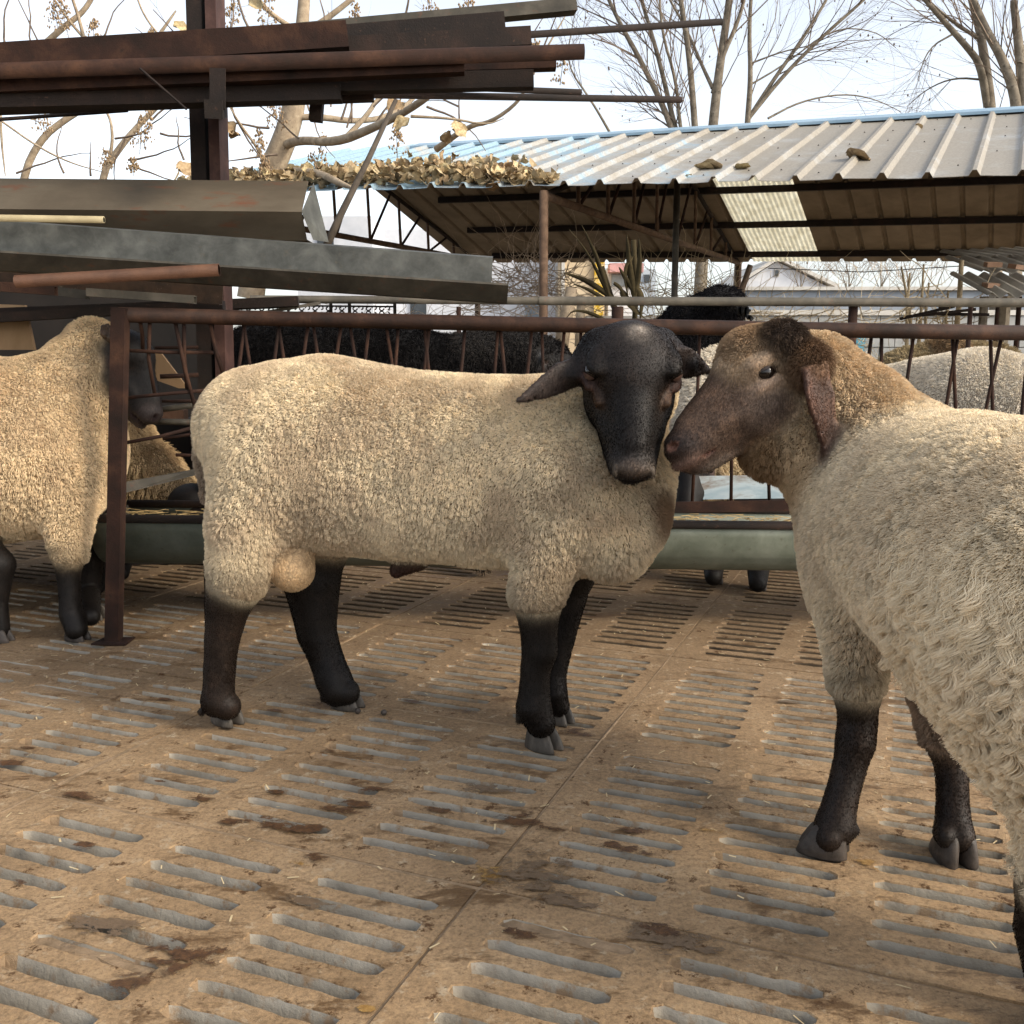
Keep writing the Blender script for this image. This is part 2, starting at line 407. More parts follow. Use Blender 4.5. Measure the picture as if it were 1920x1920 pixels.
def fleece(name, parent, V, Q, N, wool, col, n, L, clump, rad, lay=(0, 0, -.35), curl=0.0, lenf=None, keys=4, thr=.45, seed=1, spread=.55, stain=.35, skin=False, crn_=.10, crack=.8, rnd_=.22, sel=None, mud=None):
    if skin: wool = 1 - wool
    """wool as real fibres: roots on the skin, tips drawn together into staples"""
    rg = np.random.default_rng(seed)
    T = np.concatenate([Q[:, [0, 1, 2]], Q[:, [0, 2, 3]]])
    a, b, c = V[T[:, 0]], V[T[:, 1]], V[T[:, 2]]
    ar = np.linalg.norm(np.cross(b - a, c - a), axis=1) * .5
    wt = wool[T].mean(1); cen = (a + b + c) / 3; nn = N[T[:, 0]]
    face = ((np.array([0, 0, CAMH]) - cen) * nn).sum(1) / (np.linalg.norm(cen - [0, 0, CAMH], axis=1))
    if sel is not None: ar = ar * sel(cen)
    ar = ar * np.where(wt > thr, 1, 0) * np.where(face > -.25, 1.0, .30)
    if ar.sum() <= 0: return None
    ti = rg.choice(len(T), n, p=ar / ar.sum())
    r1, r2 = rg.random((2, n)); s1 = np.sqrt(r1)
    wa, wb, wc = 1 - s1, s1 * (1 - r2), s1 * r2
    def it(A): return A[T[ti, 0]] * wa[:, None] + A[T[ti, 1]] * wb[:, None] + A[T[ti, 2]] * wc[:, None]
    p = it(V); nr = it(N); nr /= np.linalg.norm(nr, axis=1, keepdims=True); cc = it(col); ww = it(wool[:, None])[:, 0]
    area = ar.sum(); nc = int(min(n / 4, area / (clump * clump * .8))); ci = rg.choice(n, nc, replace=False)
    kd = kdtree.KDTree(nc)
    for k, q in enumerate(ci): kd.insert(p[q], k)
    kd.balance()
    wp = p * np.array([1, 1, .72]) if not skin else p
    if not skin:
        kd = kdtree.KDTree(nc)
        for k, q in enumerate(ci): kd.insert(wp[q], k)
        kd.balance()
    f2 = [kd.find_n(x, 2) for x in wp.tolist()]
    own = np.array([f[0][1] for f in f2]); edge = np.array([f[1][2] - f[0][2] for f in f2]) * .5
    cp = p[ci][own]; cnr = nr[ci][own]
    ln = L * (.7 + .6 * vnoise(p, 14, seed)) * (1 if lenf is None else lenf(p))
    off = np.linalg.norm(p - cp, axis=1) / clump
    ck = np.clip((vnoise(p, 11, seed + 2) - .30) * 3.2 + .3, .3, 1) * crack
    ln = ln * (1 - ck * (1 - np.clip(edge / .0028, .12, 1)))
    ln = ln * np.clip((ww - thr) / .35 + .35, .3, 1)
    lay = np.asarray(lay, float); rnd = rg.normal(0, rnd_, (n, 3))
    crn = rg.normal(0, crn_, (nc, 3))[own]
    d = nr + lay + crn + rnd; d /= np.linalg.norm(d, axis=1, keepdims=True)
    keep = (d * nr).sum(1); d = d + nr * np.clip(.30 - keep, 0, 1)[:, None]
    pts = np.zeros((n, keys, 3))
    ph = rg.random(nc)[own] * 6.28; side = np.cross(cnr, [0, 0, 1.0]) + 1e-4; side /= np.linalg.norm(side, axis=1, keepdims=True)
    for k in range(keys):
        t = k / (keys - 1)
        q = p + d * (ln * t)[:, None] + (cp - p) * (spread * t ** 1.3)
        q[:, 2] -= (ln * t * t * .25)
        if curl: q = q + side * (curl * ln * np.sin(ph + t * 9.0) * t)[:, None] + nr * (curl * .6 * ln * np.cos(ph + t * 9.0) * t)[:, None]
        if k == 0: q = p - nr * .003
        pts[:, k] = q
    hc = bpy.data.hair_curves.new(name); hc.add_curves([keys] * n)
    hc.attributes['position'].data.foreach_set('vector', pts.astype(np.float32).ravel())
    ra = hc.attributes.get('radius') or hc.attributes.new('radius', 'FLOAT', 'POINT')
    rr = np.tile(np.linspace(1, .35, keys), (n, 1)) * rad; ra.data.foreach_set('value', rr.astype(np.float32).ravel())
    st = np.clip((vnoise(p, 7, 3) * .6 + vnoise(p, 19, 5) * .4 - .48) * 5, 0, 1)
    v_ = .03 if skin else .10
    tint = cc * (1 - stain * st[:, None] * np.array([.8, .95, 1.0])) * (rg.uniform(1 - v_, 1 + v_ * .7, (nc, 1))[own]) * rg.uniform(1 - v_, 1 + v_, (n, 1))
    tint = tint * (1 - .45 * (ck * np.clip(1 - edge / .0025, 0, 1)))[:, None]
    if mud is not None:
        mv = np.clip(mud(p), 0, 1)[:, None]; tint = tint * (1 - mv) + np.array([.16, .10, .055]) * mv
    ta = hc.attributes.new('tint', 'FLOAT_COLOR', 'CURVE')
    ta.data.foreach_set('color', np.concatenate([np.clip(tint, 0, 1), np.ones((n, 1))], 1).astype(np.float32).ravel())
    hc.materials.append(m_fibre)
    o = bpy.data.objects.new(name, hc); C.objects.link(o)
    o.parent = parent; o.matrix_parent_inverse = Matrix.Translation(-Vector(parent.location))
    return o

_claw = {}
def claw_mesh(mat):
    if mat.name in _claw: return _claw[mat.name]
    mb = MB(); rings = []
    # D-shaped claw: toe forward (+x), sole at z=0, flat inner side at y=0
    for z, x0, x1, wd in ((0, -.036, .044, .030), (.004, -.037, .0455, .0315), (.016, -.036, .041, .0305), (.030, -.034, .033, .0285), (.042, -.031, .025, .026), (.050, -.026, .017, .021)):
        ring = []
        for k in range(12):
            an = math.pi * 2 * k / 12; x = math.cos(an); y = math.sin(an)
            tp = 1 - .35 * max(x, 0) ** 2
            ring.append((lerp(x0, x1, (x + 1) / 2), .0008 + wd * .5 * (1 + y * tp) * (.93 if y < 0 else 1), z))
        rings.append(ring)
    vs = [p for r in rings for p in r]; n = 12; fs = []
    for i in range(len(rings) - 1):
        for k in range(n): fs.append((i*n+k, i*n+(k+1)%n, (i+1)*n+(k+1)%n, (i+1)*n+k))
    fs += [tuple(range(n))[::-1], tuple(range((len(rings)-1)*n, len(rings)*n))]
    mb.add(vs, fs); me = mb.mesh('hoof_claw', True); me.materials.append(mat); _claw[mat.name] = me
    return me
def hoof(parent, pos, yaw, sc=1.0, mat=None, tilt=0.0):
    for sgn in (1, -1):
        o = bpy.data.objects.new('hoof_claw', claw_mesh(mat or m_horn)); C.objects.link(o)
        Mx = Matrix.Translation(Vector(pos)) @ Matrix.Rotation(yaw, 4, 'Z') @ Matrix.Rotation(tilt, 4, 'Y') @ Matrix.Diagonal((sc, sc * sgn, sc, 1))
        o.parent = parent; o.matrix_parent_inverse = Matrix.Translation(-Vector(parent.location)); o.matrix_basis = Mx

def frame(o, fwd, up, S=(1, 1, 1)):
    f = np.array(fwd, float); f /= np.linalg.norm(f); u = np.array(up, float); u = u - f * (u @ f); u /= np.linalg.norm(u)
    return (np.array(o, float), np.stack([f, np.cross(u, f), u], 1), np.array(S, float))   # x nose, y animal's left, z up
def tow(fr, p): o, Rm, S = fr; return (np.array(p, float) * S) @ Rm.T + o

def head(B, fr, dark=(.02, .016, .014), face=None, nose=None, cheek=None, brow=None, wool_top=None, wl=0.0, mouth=True, ez=.010, ey=.0575, ex=.083, nz=-.030, ns=(.013, .005, .009), lip=(.02, .01, .01), noc=(.02, .01, .01)):
    face = face or dark; nose = nose or dark; cheek = cheek or face; brow = brow or face
    k = .022
    B.ell((.045, 0, .005), (.085, .068, .070), .03, wool_top or dark, wl, fr=fr)            # cranium
    B.ell((.075, 0, .030), (.070, .058, .045), .03, dark if not wool_top else wool_top, wl * .6, fr=fr)
    B.cone((.08, 0, -.010), (.20, 0, -.030), .060, .037, k, face, 0, fr=fr)
    B.cone((.11, 0, .022), (.235, 0, -.012), .036, .024, k, face, 0, fr=fr)                 # nasal ridge
    B.ell((.262, 0, -.036), (.036, .032, .030), k, nose, 0, fr=fr)                          # muzzle
    B.ell((.250, .017, -.050), (.034, .017, .024), .014, nose, 0, fr=fr)
    B.ell((.250, -.017, -.050), (.034, .017, .024), .014, nose, 0, fr=fr)
    B.cone((.06, 0, -.065), (.235, 0, -.074), .042, .020, k, cheek, 0, fr=fr)               # jaw
    B.cone((.10, 0, -.042), (.215, 0, -.046), .059, .040, k, face, 0, fr=fr)                # cheek to muzzle
    B.ell((.255, 0, -.078), (.026, .020, .013), .012, nose, 0, fr=fr)                       # chin
    for s in (1, -1):
        B.ell((.090, s * .038, -.048), (.065, .027, .044), .025, cheek, 0, fr=fr)
        B.ell((ex - .007, s * (ey - .006), ez + .020), (.032, .016, .012), .014, brow, 0, fr=fr)             # brow
        B.ell((ex + .005, s * (ey + .002), ez - .018), (.028, .011, .008), .010, tuple(np.array(brow) * 1.5 + np.array((.03, .012, .008))), 0, fr=fr)             # lower orbit
        B.ell((.165, s * .036, -.030), (.034, .010, .012), .02, face, 0, fr=fr)
        B.ell((ex, s * (ey + .0155), ez + .35 * (ez - .010)), (.019, .017, .0085), .006, (.05, .03, .022), 0, True, fr=fr)     # eye opening
        B.ell((.289, s * .016, nz), ns, .005, noc, 0, True, fr=fr)      # nostril
    if mouth:
        B.ell((.262, 0, -.064), (.046, .05, .0030), .004, lip, 0, True, fr=fr)
def eyes(parent, fr, sides=(1, -1), y=.0555, z=.010, tilt=0.0, x=.083):
    for s in sides:
        me = bpy.data.meshes.new('eye'); bm = bmesh.new()
        bmesh.ops.create_uvsphere(bm, u_segments=20, v_segments=12, radius=.0158 * float(np.mean(fr[2]))); bm.to_mesh(me); bm.free()
        me.polygons.foreach_set('use_smooth', [True] * len(me.polygons))
        o = link('eye', me, m_eye, parent); o.matrix_basis = Matrix.Translation(Vector(tow(fr, (x, s * y, z))))
        lb = MB(); rr_ = .0170 * float(np.mean(fr[2])); na, nb_ = 14, 6; c0 = tow(fr, (x, s * y, z)); X_, Y_, Z_ = fr[1][:, 0], fr[1][:, 1] * s, fr[1][:, 2]; ct_, st_ = math.cos(tilt), math.sin(tilt); out = Y_ * ct_ + Z_ * st_; upv = (Z_ * ct_ - Y_ * st_) * math.cos(tilt) - X_ * math.sin(tilt); upv /= np.linalg.norm(upv); fw_ = np.cross(out, upv); vs = []
        for i in range(nb_ + 1):
            th = lerp(R(22), R(80), i / nb_)
            for j in range(na + 1):
                ph_ = lerp(-math.pi * .5, math.pi * .5, j / na); vs.append(c0 + rr_ * (upv * math.sin(th) + math.cos(th) * (out * math.cos(ph_) + fw_ * math.sin(ph_))))
        lb.add(vs, [(i*(na+1)+j, i*(na+1)+j+1, (i+1)*(na+1)+j+1, (i+1)*(na+1)+j) for i in range(nb_) for j in range(na)]); lb.build('eyelid', m_lid, parent, True)
        lb = MB(); vs = [c0 + rr_ * (-upv * math.sin(th) + math.cos(th) * (out * math.cos(p_) + fw_ * math.sin(p_))) for th in np.linspace(R(34), R(80), 5) for p_ in np.linspace(-1.5, 1.5, 15)]
        lb.add(vs, [(i*15+j+1, i*15+j, (i+1)*15+j, (i+1)*15+j+1) for i in range(4) for j in range(14)]); lb.build('lower_lid', m_lid2, parent, True)
# ---------------------------------------------------------------- the yard floor: cast concrete slats with slots
GA = R(22)
tv = np.array([math.cos(GA), -math.sin(GA), 0]); dv = np.array([math.sin(GA), math.cos(GA), 0])
def grid(s, d, z=0.0): return tv * s + dv * d + np.array([0, 0, z])
def nd_scale(t, sock, a, b):
    n = nd(t, 'ShaderNodeMapRange'); t.links.new(sock, n.inputs[0]); n.inputs[1].default_value = a; n.inputs[2].default_value = b; return n.outputs[0]
def floor_mats():
    m, t, bs = new_mat('trodden_concrete')
    v = coords(t, True)
    base = ramp(t, noise(t, v, 3.5, 10, .72), [(.28, (.18, .116, .060)), (.5, (.315, .208, .113)), (.72, (.43, .30, .172))])
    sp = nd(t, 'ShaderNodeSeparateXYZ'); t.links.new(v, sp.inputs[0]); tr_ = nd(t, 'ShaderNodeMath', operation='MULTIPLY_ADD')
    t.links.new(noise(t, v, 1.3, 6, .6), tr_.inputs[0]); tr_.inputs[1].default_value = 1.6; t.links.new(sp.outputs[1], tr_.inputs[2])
    base = mixc(t, ramp(t, nd_scale(t, tr_.outputs[0], 2.5, 4.2), [(0, (0, 0, 0)), (1, (.75, .75, .75))]), base, (.13, .085, .048))      # floor darkens with distance: the yard's shade put into its colour
    grain = ramp(t, noise(t, v, 95, 7, .85), [(.32, (.42, .38, .34)), (.5, (1, 1, 1)), (.68, (1.45, 1.4, 1.3))])
    col = mixc(t, .9, base, grain, 'MULTIPLY')
    wx = nd(t, 'ShaderNodeMapping'); wx.inputs['Rotation'].default_value = (0, 0, GA); wx.inputs['Scale'].default_value = (1, 2.2, 1); t.links.new(v, wx.inputs[0])
    pale = ramp(t, noise(t, v, 24, 8, .75), [(.56, (0, 0, 0)), (.70, (1, 1, 1))])
    col = mixc(t, pale, col, (.46, .37, .25))
    st = ramp(t, noise(t, wx.outputs[0], 4.2, 12, .78, .4), [(.545, (0, 0, 0)), (.61, (.9, .9, .9))])
    col = mixc(t, st, col, (.105, .055, .020))
    st2 = ramp(t, noise(t, v, 17, 8, .8), [(.575, (0, 0, 0)), (.62, (1, 1, 1))])
    col = mixc(t, st2, col, (.085, .040, .013))
    t.links.new(col, bs.inputs['Base Color'])
    rr = nd(t, 'ShaderNodeMapRange'); t.links.new(st, rr.inputs[0]); rr.inputs[3].default_value = .85; rr.inputs[4].default_value = .45; t.links.new(rr.outputs[0], bs.inputs['Roughness'])
    bs.inputs['Specular IOR Level'].default_value = .3
    b1 = bumpn(t, None, noise(t, v, 12, 8, .7), .5, .012)
    bumpn(t, bs, noise(t, v, 130, 6, .8), .8, .004, b1)
    m2 = M('slot_wall_concrete', [(.3, (.17, .145, .11)), (.5, (.28, .25, .20)), (.75, (.39, .35, .285))], 7, .9, 0, .6, 120, fine=(22, (.24, .165, .10), .54, .66))
    m5 = M('shaded_slot_wall', [(.3, (.03, .02, .012)), (.7, (.10, .07, .04))], 9, .95, 0, .5, 120)  # far slot walls: their shade put into a darker wall colour
    m3 = M('dark_pit', [(.3, (.012, .009, .006)), (.7, (.03, .022, .014))], 5, .95, 0, 0)
    m4 = M('dirt_and_sunlit_ends', [(.3, (.17, .115, .065)), (.7, (.33, .23, .14))], 30, .95, 0, .7, 140, bdist=.006)
    return m, m2, m3, m4, m5
m_floor, m_slot, m_pit, m_dirt_lit, m_slotshade = floor_mats()
SLABD, ROWP = .705, .061
def slab_mesh(width, cols, slot, seed, fill, shaded=False):
    rg = np.random.default_rng(seed); mb = MB(); rows = 10; gap = .004
    pitch = cols[1] - cols[0]; y0m = (SLABD - rows * ROWP) / 2
    xs = [cols[0] - (pitch - slot) / 2 + k * pitch for k in range(len(cols) + 1)]
    ys = [y0m + k * ROWP for k in range(rows + 1)]
    def top(x0, y0, x1, y1): mb.add([(x0, y0, 0), (x1, y0, 0), (x1, y1, 0), (x0, y1, 0)], [(0, 1, 2, 3)], 0)
    X0, X1, Y0, Y1 = gap, width - gap, gap, SLABD - gap
    top(X0, Y0, X1, ys[0]); top(X0, ys[-1], X1, Y1); top(X0, ys[0], xs[0], ys[-1]); top(xs[-1], ys[0], X1, ys[-1])
    for (ax, ay), (bx, by) in (((X0, Y0), (X1, Y0)), ((X1, Y0), (X1, Y1)), ((X1, Y1), (X0, Y1)), ((X0, Y1), (X0, Y0))):
        mb.add([(ax, ay, 0), (ax, ay, -.1), (bx, by, -.1), (bx, by, 0)], [(0, 1, 2, 3)], 0)
    for ci in range(len(cols)):
        for ri in range(rows):
            x0, x1, y0, y1 = xs[ci], xs[ci + 1], ys[ri], ys[ri + 1]
            cx, cy = (x0 + x1) / 2, (y0 + y1) / 2; hw = slot / 2 * rg.uniform(.97, 1.02); hr = .0150 * rg.uniform(.90, 1.08)
            n = 28; out = []; inn = []
            for k in range(n):
                a = 2 * math.pi * (k + .5) / n; c, s_ = math.cos(a), math.sin(a)
                # stadium outline spread evenly along its length
                L = 4 * (hw - hr) + 2 * math.pi * hr; u = (k + .5) / n * L
                st_ = hw - hr
                if u < math.pi * hr / 2: an = u / hr; px, py = st_ + hr * math.cos(an), hr * math.sin(an)
                elif u < math.pi * hr / 2 + 2 * st_: px, py = st_ - (u - math.pi * hr / 2), hr
                elif u < math.pi * hr * 1.5 + 2 * st_: an = math.pi / 2 + (u - math.pi * hr / 2 - 2 * st_) / hr; px, py = -st_ + hr * math.cos(an), hr * math.sin(an)
                elif u < math.pi * hr * 1.5 + 4 * st_: px, py = -st_ + (u - math.pi * hr * 1.5 - 2 * st_), -hr
                else: an = 1.5 * math.pi + (u - math.pi * hr * 1.5 - 4 * st_) / hr; px, py = st_ + hr * math.cos(an), hr * math.sin(an)
                inn.append((px, py))
                W2, H2 = (x1 - x0) / 2, (y1 - y0) / 2
                if abs(px) <= st_ * 1.001: out.append((px * W2 / hw, math.copysign(H2, py)))
                else:
                    an = math.atan2(py, abs(px) - st_)
                    qx = W2; qy = H2 * max(-1, min(1, math.tan(max(-1.2, min(1.2, an)))))
                    if abs(an) > .82: qx = lerp(W2, st_ * W2 / hw, min(1, (abs(an) - .82) / .75)); qy = math.copysign(H2, py)
                    out.append((math.copysign(qx, px), qy))
            inn = [(x + rg.normal(0, .0012), y + rg.normal(0, .0011)) for x, y in inn]
            f = rg.random() < fill; bot = -rg.uniform(.004, .010) if f else -.1
            W2, H2 = (x1 - x0) / 2, (y1 - y0) / 2
            for sx in (1, -1):
                for sy in (1, -1):
                    kk = min(range(n), key=lambda k_: abs(math.atan2(inn[k_][1] * sy, inn[k_][0] * sx - (hw - hr)) - .75) + (9 if inn[k_][0] * sx < hw - hr else 0))
                    out[kk] = (sx * W2, sy * H2)
            r0 = [(cx + x, cy + y, 0) for x, y in out]
            r1 = [(cx + x * 1.008 + math.copysign(.0008, x), cy + y * 1.07, -.0002) for x, y in inn]
            r2 = [(cx + x, cy + y, -.0022 - abs(rg.normal(0, .0006))) for x, y in inn]
            r3 = [(cx + x * .965 , cy + y * .60 - .0016, -.022) for x, y in inn]
            r4 = [(cx + x * .955, cy + y * .40 - .004, -.1) for x, y in inn]
            base = mb.n; mb.add(r0 + r1 + r2 + r3 + r4, [])
            for lv, mi in ((0, 0), (1, 0), (2, 1), (3, 1)):
                for k in range(n):
                    mb.f.append((base + lv*n + k, base + lv*n + (k+1) % n, base + (lv+1)*n + (k+1) % n, base + (lv+1)*n + k)); mb.mi.append(3 if mi and inn[k][0] < -hw * rg.uniform(.80, .93) else mi)  # left slot ends: dirt tan, with their warm sunlight put into the colour
            # corners of the cell left open by the ring
            for sx in (1, -1):
                for sy in (1, -1):
                    pass
            if f:
                mb.add([(cx + x * 1.0, cy + y * 1.0, bot + rg.normal(0, .0015)) for x, y in inn] + [(cx, cy, bot + .003)], [(k, (k + 1) % n, n) for k in range(n)], 3)
    # a backing just under the top so that corner gaps read as concrete
    me = mb.mesh('slab'); me.polygons.foreach_set('use_smooth', [m_ == 1 for m_ in mb.mi])
    for x in (m_floor, m_slotshade if shaded else m_slot, m_pit, m_dirt_lit): me.materials.append(x)
    return me
floor = MB(); floor.add([(-14, -2, -.45), (14, -2, -.45), (14, 16, -.45), (-14, 16, -.45)], [(0, 1, 2, 3)])
fl = tag(floor.build('floor', m_pit), kind='structure')
bed = MB()
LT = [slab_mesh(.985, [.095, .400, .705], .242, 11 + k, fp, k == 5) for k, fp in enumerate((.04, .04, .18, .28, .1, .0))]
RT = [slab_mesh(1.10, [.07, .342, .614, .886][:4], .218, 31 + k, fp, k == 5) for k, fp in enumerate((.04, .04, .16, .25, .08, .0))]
def place_slab(me, s, d):
    o = bpy.data.objects.new('slab', me); C.objects.link(o); o.parent = fl
    p = grid(s, d, rng.uniform(-.002, .002)); o.location = p; o.rotation_euler = (rng.normal(0, .0012), rng.normal(0, .0012), -GA)
for r in range(0, 8):
    d0 = .705 * r + .002
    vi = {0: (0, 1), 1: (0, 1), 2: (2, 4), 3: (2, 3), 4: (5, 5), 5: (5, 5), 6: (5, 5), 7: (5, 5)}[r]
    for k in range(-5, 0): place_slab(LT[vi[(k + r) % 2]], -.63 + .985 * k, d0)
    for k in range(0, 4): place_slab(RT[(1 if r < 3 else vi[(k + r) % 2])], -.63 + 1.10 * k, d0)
# dirt packed in the joints
jb = MB()
def strip(a, b, w, z=-.0035):
    a, b = np.array(a), np.array(b); t = (b - a) / np.linalg.norm(b - a); s_ = np.array([-t[1], t[0], 0]) * w / 2
    n = 14; vs = []; 
    for i in range(n + 1):
        p = lerp(a, b, i / n); j = rng.normal(0, .0016, 2)
        vs += [p - s_ * 1.0 + [0, 0, z + j[0]], p + [0, 0, z + .0035 + j[1]], p + s_ + [0, 0, z + j[0]]]
    jb.add(vs, [(3*i, 3*i+1, 3*i+4, 3*i+3) for i in range(n)] + [(3*i+1, 3*i+2, 3*i+5, 3*i+4) for i in range(n)])
for k in range(-5, 5): s = -.63 + (.985 * k if k < 0 else 1.10 * k); strip(grid(s, 0), grid(s, 5.6), .016)
for r in range(0, 9): strip(grid(-5.5, .705 * r + .002), grid(3.9, .705 * r + .002), .016)
tag(jb.build('joint_dirt', m_dirt_lit, fl), kind='stuff')
# far ground
gb = MB(); gb.add([tuple(grid(-600, 5.642, -.03)), tuple(grid(600, 5.642, -.03)), tuple(grid(600, 900, -.03)), tuple(grid(-600, 900, -.03))], [(0, 1, 2, 3)])
tag(gb.build('ground', M('bare_earth', [(.3, (.13, .10, .065)), (.7, (.27, .21, .14))], 1.5, .95, 0, .5, 20)), kind='structure')
# litter: straw, droppings
sb = MB()
for i in range(900):
    s, d = rng.uniform(-3.2, 1.8), rng.uniform(.7, 4.2); c = grid(s, d, .003); a = rng.uniform(0, 6.28); L = rng.uniform(.003, .011); w_ = rng.uniform(.0008, .0018)
    u = np.array([math.cos(a), math.sin(a), rng.uniform(-.1, .2)]) * L; v_ = np.array([-math.sin(a), math.cos(a), 0]) * w_
    sb.add([c - u - v_, c + u - v_, c + u + v_, c - u + v_], [(0, 1, 2, 3)])
tag(sb.build('straw_litter', M('straw', [(.3, (.45, .33, .17)), (.7, (.62, .50, .30))], 40, .8, 0, 0)), kind='stuff')
m_dung = M('moist_dung', [(.3, (.045, .020, .008)), (.7, (.13, .062, .022))], 50, .6, 0, .8, 110, bdist=.006)
m_dung2 = M('ochre_dung', [(.3, (.20, .11, .03)), (.7, (.36, .22, .07))], 50, .8, 0, .8, 110, bdist=.006)
def smear_mat(name, c1, c2):
    m, t, bs = new_mat(name); v = coords(t, True); ob = nd(t, 'ShaderNodeTexCoord').outputs['Object']
    ln = nd(t, 'ShaderNodeVectorMath', operation='LENGTH'); t.links.new(ob, ln.inputs[0])
    fall = nd(t, 'ShaderNodeMapRange'); t.links.new(ln.outputs['Value'], fall.inputs[0]); fall.inputs[1].default_value = 0; fall.inputs[2].default_value = 1; fall.inputs[3].default_value = .36; fall.inputs[4].default_value = -.36
    mp = nd(t, 'ShaderNodeMapping'); mp.inputs['Rotation'].default_value = (0, 0, GA); mp.inputs['Scale'].default_value = (.7, 1.3, 1); t.links.new(v, mp.inputs[0])
    n1 = noise(t, mp.outputs[0], 26, 10, .75, .3); ad = nd(t, 'ShaderNodeMath', operation='ADD'); n1s = nd(t, 'ShaderNodeMath', operation='MULTIPLY_ADD'); t.links.new(n1, n1s.inputs[0]); n1s.inputs[1].default_value = 2.6; n1s.inputs[2].default_value = -.80; t.links.new(n1s.outputs[0], ad.inputs[0]); t.links.new(fall.outputs[0], ad.inputs[1])
    mask = ramp(t, ad.outputs[0], [(.60, (0, 0, 0)), (.68, (1, 1, 1))])
    t.links.new(ramp(t, noise(t, v, 90, 5, .7), [(.35, c1), (.65, c2)]), bs.inputs['Base Color']); bs.inputs['Roughness'].default_value = .5
    bumpn(t, bs, noise(t, v, 150, 5, .7), .6, .003)
    tr_ = nd(t, 'ShaderNodeBsdfTransparent'); mx = nd(t, 'ShaderNodeMixShader'); t.links.new(mask, mx.inputs[0]); t.links.new(tr_.outputs[0], mx.inputs[1]); t.links.new(bs.outputs[0], mx.inputs[2])
    t.links.new(mx.outputs[0], t.nodes['Material Output'].inputs[0]); return m
m_sm = smear_mat('dung_smear', (.040, .017, .005), (.12, .055, .018)); m_sm2 = smear_mat('ochre_dung', (.20, .10, .02), (.34, .20, .06)); m_wet = smear_mat('damp_smear', (.10, .065, .035), (.16, .105, .06))
dm = MB(); n = 40; dm.add([(0, 0, 0)] + [(math.cos(2 * math.pi * k / n), math.sin(2 * math.pi * k / n), 0) for k in range(n)], [(0, 1 + k, 1 + (k + 1) % n) for k in range(n)])
DM = [dm.mesh('dung_patch') for _ in range(3)]
for me_, mt_ in zip(DM, (m_sm, m_sm2, m_wet)): me_.materials.append(mt_)
for k, (px, py, rx, ry, mm) in enumerate(((345, 1800, .10, .085, 0), (530, 1552, .17, .045, 0), (640, 1520, .10, .03, 0), (1160, 1590, .11, .035, 0), (985, 1545, .13, .06, 0), (150, 1495, .17, .03, 0), (15, 1435, .10, .06, 0), (60, 1405, .05, .03, 0),
        (310, 1313, .09, .022, 0), (520, 1335, .05, .016, 0), (775, 1318, .06, .018, 0), (675, 1512, .10, .03, 0), (1260, 1770, .14, .07, 2), (1000, 1640, .15, .12, 2), (245, 1845, .06, .05, 0), (1080, 1375, .08, .05, 0), (880, 1337, .05, .016, 0), (970, 1752, .07, .025, 0), (440, 1545, .06, .02, 0),
        (565, 1625, .035, .022, 1), (1630, 1625, .05, .035, 1), (690, 1895, .025, .015, 1), (520, 1488, .05, .022, 0), (300, 1468, .035, .014, 0), (620, 1410, .035, .010, 0), (600, 1610, .06, .03, 0), (1180, 1560, .09, .03, 0), (1250, 1750, .06, .03, 0), (700, 1480, .08, .03, 0), (380, 1500, .05, .02, 0), (820, 1520, .07, .03, 0), (160, 1590, .05, .02, 0), (40, 1660, .03, .02, 0), (1100, 1150, .05, .03, 0), (1290, 1140, .06, .03, 0), (920, 1640, .05, .06, 1), (1050, 1690, .12, .05, 2), (180, 1740, .14, .07, 2), (560, 1690, .09, .05, 2), (1330, 1560, .05, .02, 1), (1480, 1320, .06, .03, 2), (900, 1480, .12, .05, 2))):
    o = bpy.data.objects.new('dung_patch', DM[mm]); C.objects.link(o); o.location = G(px, py) + np.array([0, 0, .0032 + .0004 * (k % 7)]); o.rotation_euler = (0, 0, -GA); o.scale = (rx, ry, 1); tag(o, kind='stuff')
for px, py, lb in ((720, 1341, 'single black dropping lying clear of the ram\'s feet'), (671, 1338, 'small black dropping at the tip of the ram\'s far hind hoof')):
    me = bpy.data.meshes.new('dropping'); bm = bmesh.new(); bmesh.ops.create_icosphere(bm, subdivisions=3, radius=.0075)
    for v_ in bm.verts: v_.co *= 1 + .12 * math.sin(v_.co.x * 700) * math.cos(v_.co.y * 600)
    bm.to_mesh(me); bm.free(); me.polygons.foreach_set('use_smooth', [True] * len(me.polygons))
    o = link('dropping', me, m_hoofdk); o.location = G(px, py) + np.array([0, 0, .007]); tag(o, lb, 'dropping', 'droppings on the floor')

# ---------------------------------------------------------------- pen fence
RY = 3.06
def railz(px): return lerp(590, 624, (px - 240) / 1660)
fe = empty('pen_fence', G(213, 1205), 'long rusty pipe fence with crossed rods running behind the ram across the pen', 'fence', 'fences')
pA = P(222, 590, 3.02); pB = P(1960, 625, 3.0)
pipe(pA, pB, .0225, .003, 16, .004).build('top_rail', m_pipe, fe, True)
pf = G(213, 1205); pt = P(226, 577, 3.0)
hollow_box(pf, pt, .042, .042).build('end_post', m_rust, fe)
mb = MB(); c = pf
mb.add([(c[0] - .05, c[1] - .05, .012), (c[0] + .055, c[1] - .045, .010), (c[0] + .05, c[1] + .05, .004), (c[0] - .045, c[1] + .045, .006), (c[0] - .05, c[1] - .05, .006), (c[0] + .055, c[1] - .045, .004), (c[0] + .05, c[1] + .05, -.002), (c[0] - .045, c[1] + .045, 0)],
    [(0, 1, 2, 3), (4, 7, 6, 5), (0, 4, 5, 1), (1, 5, 6, 2), (2, 6, 7, 3), (3, 7, 4, 0)])
mb.build('base_plate', m_rust, fe)
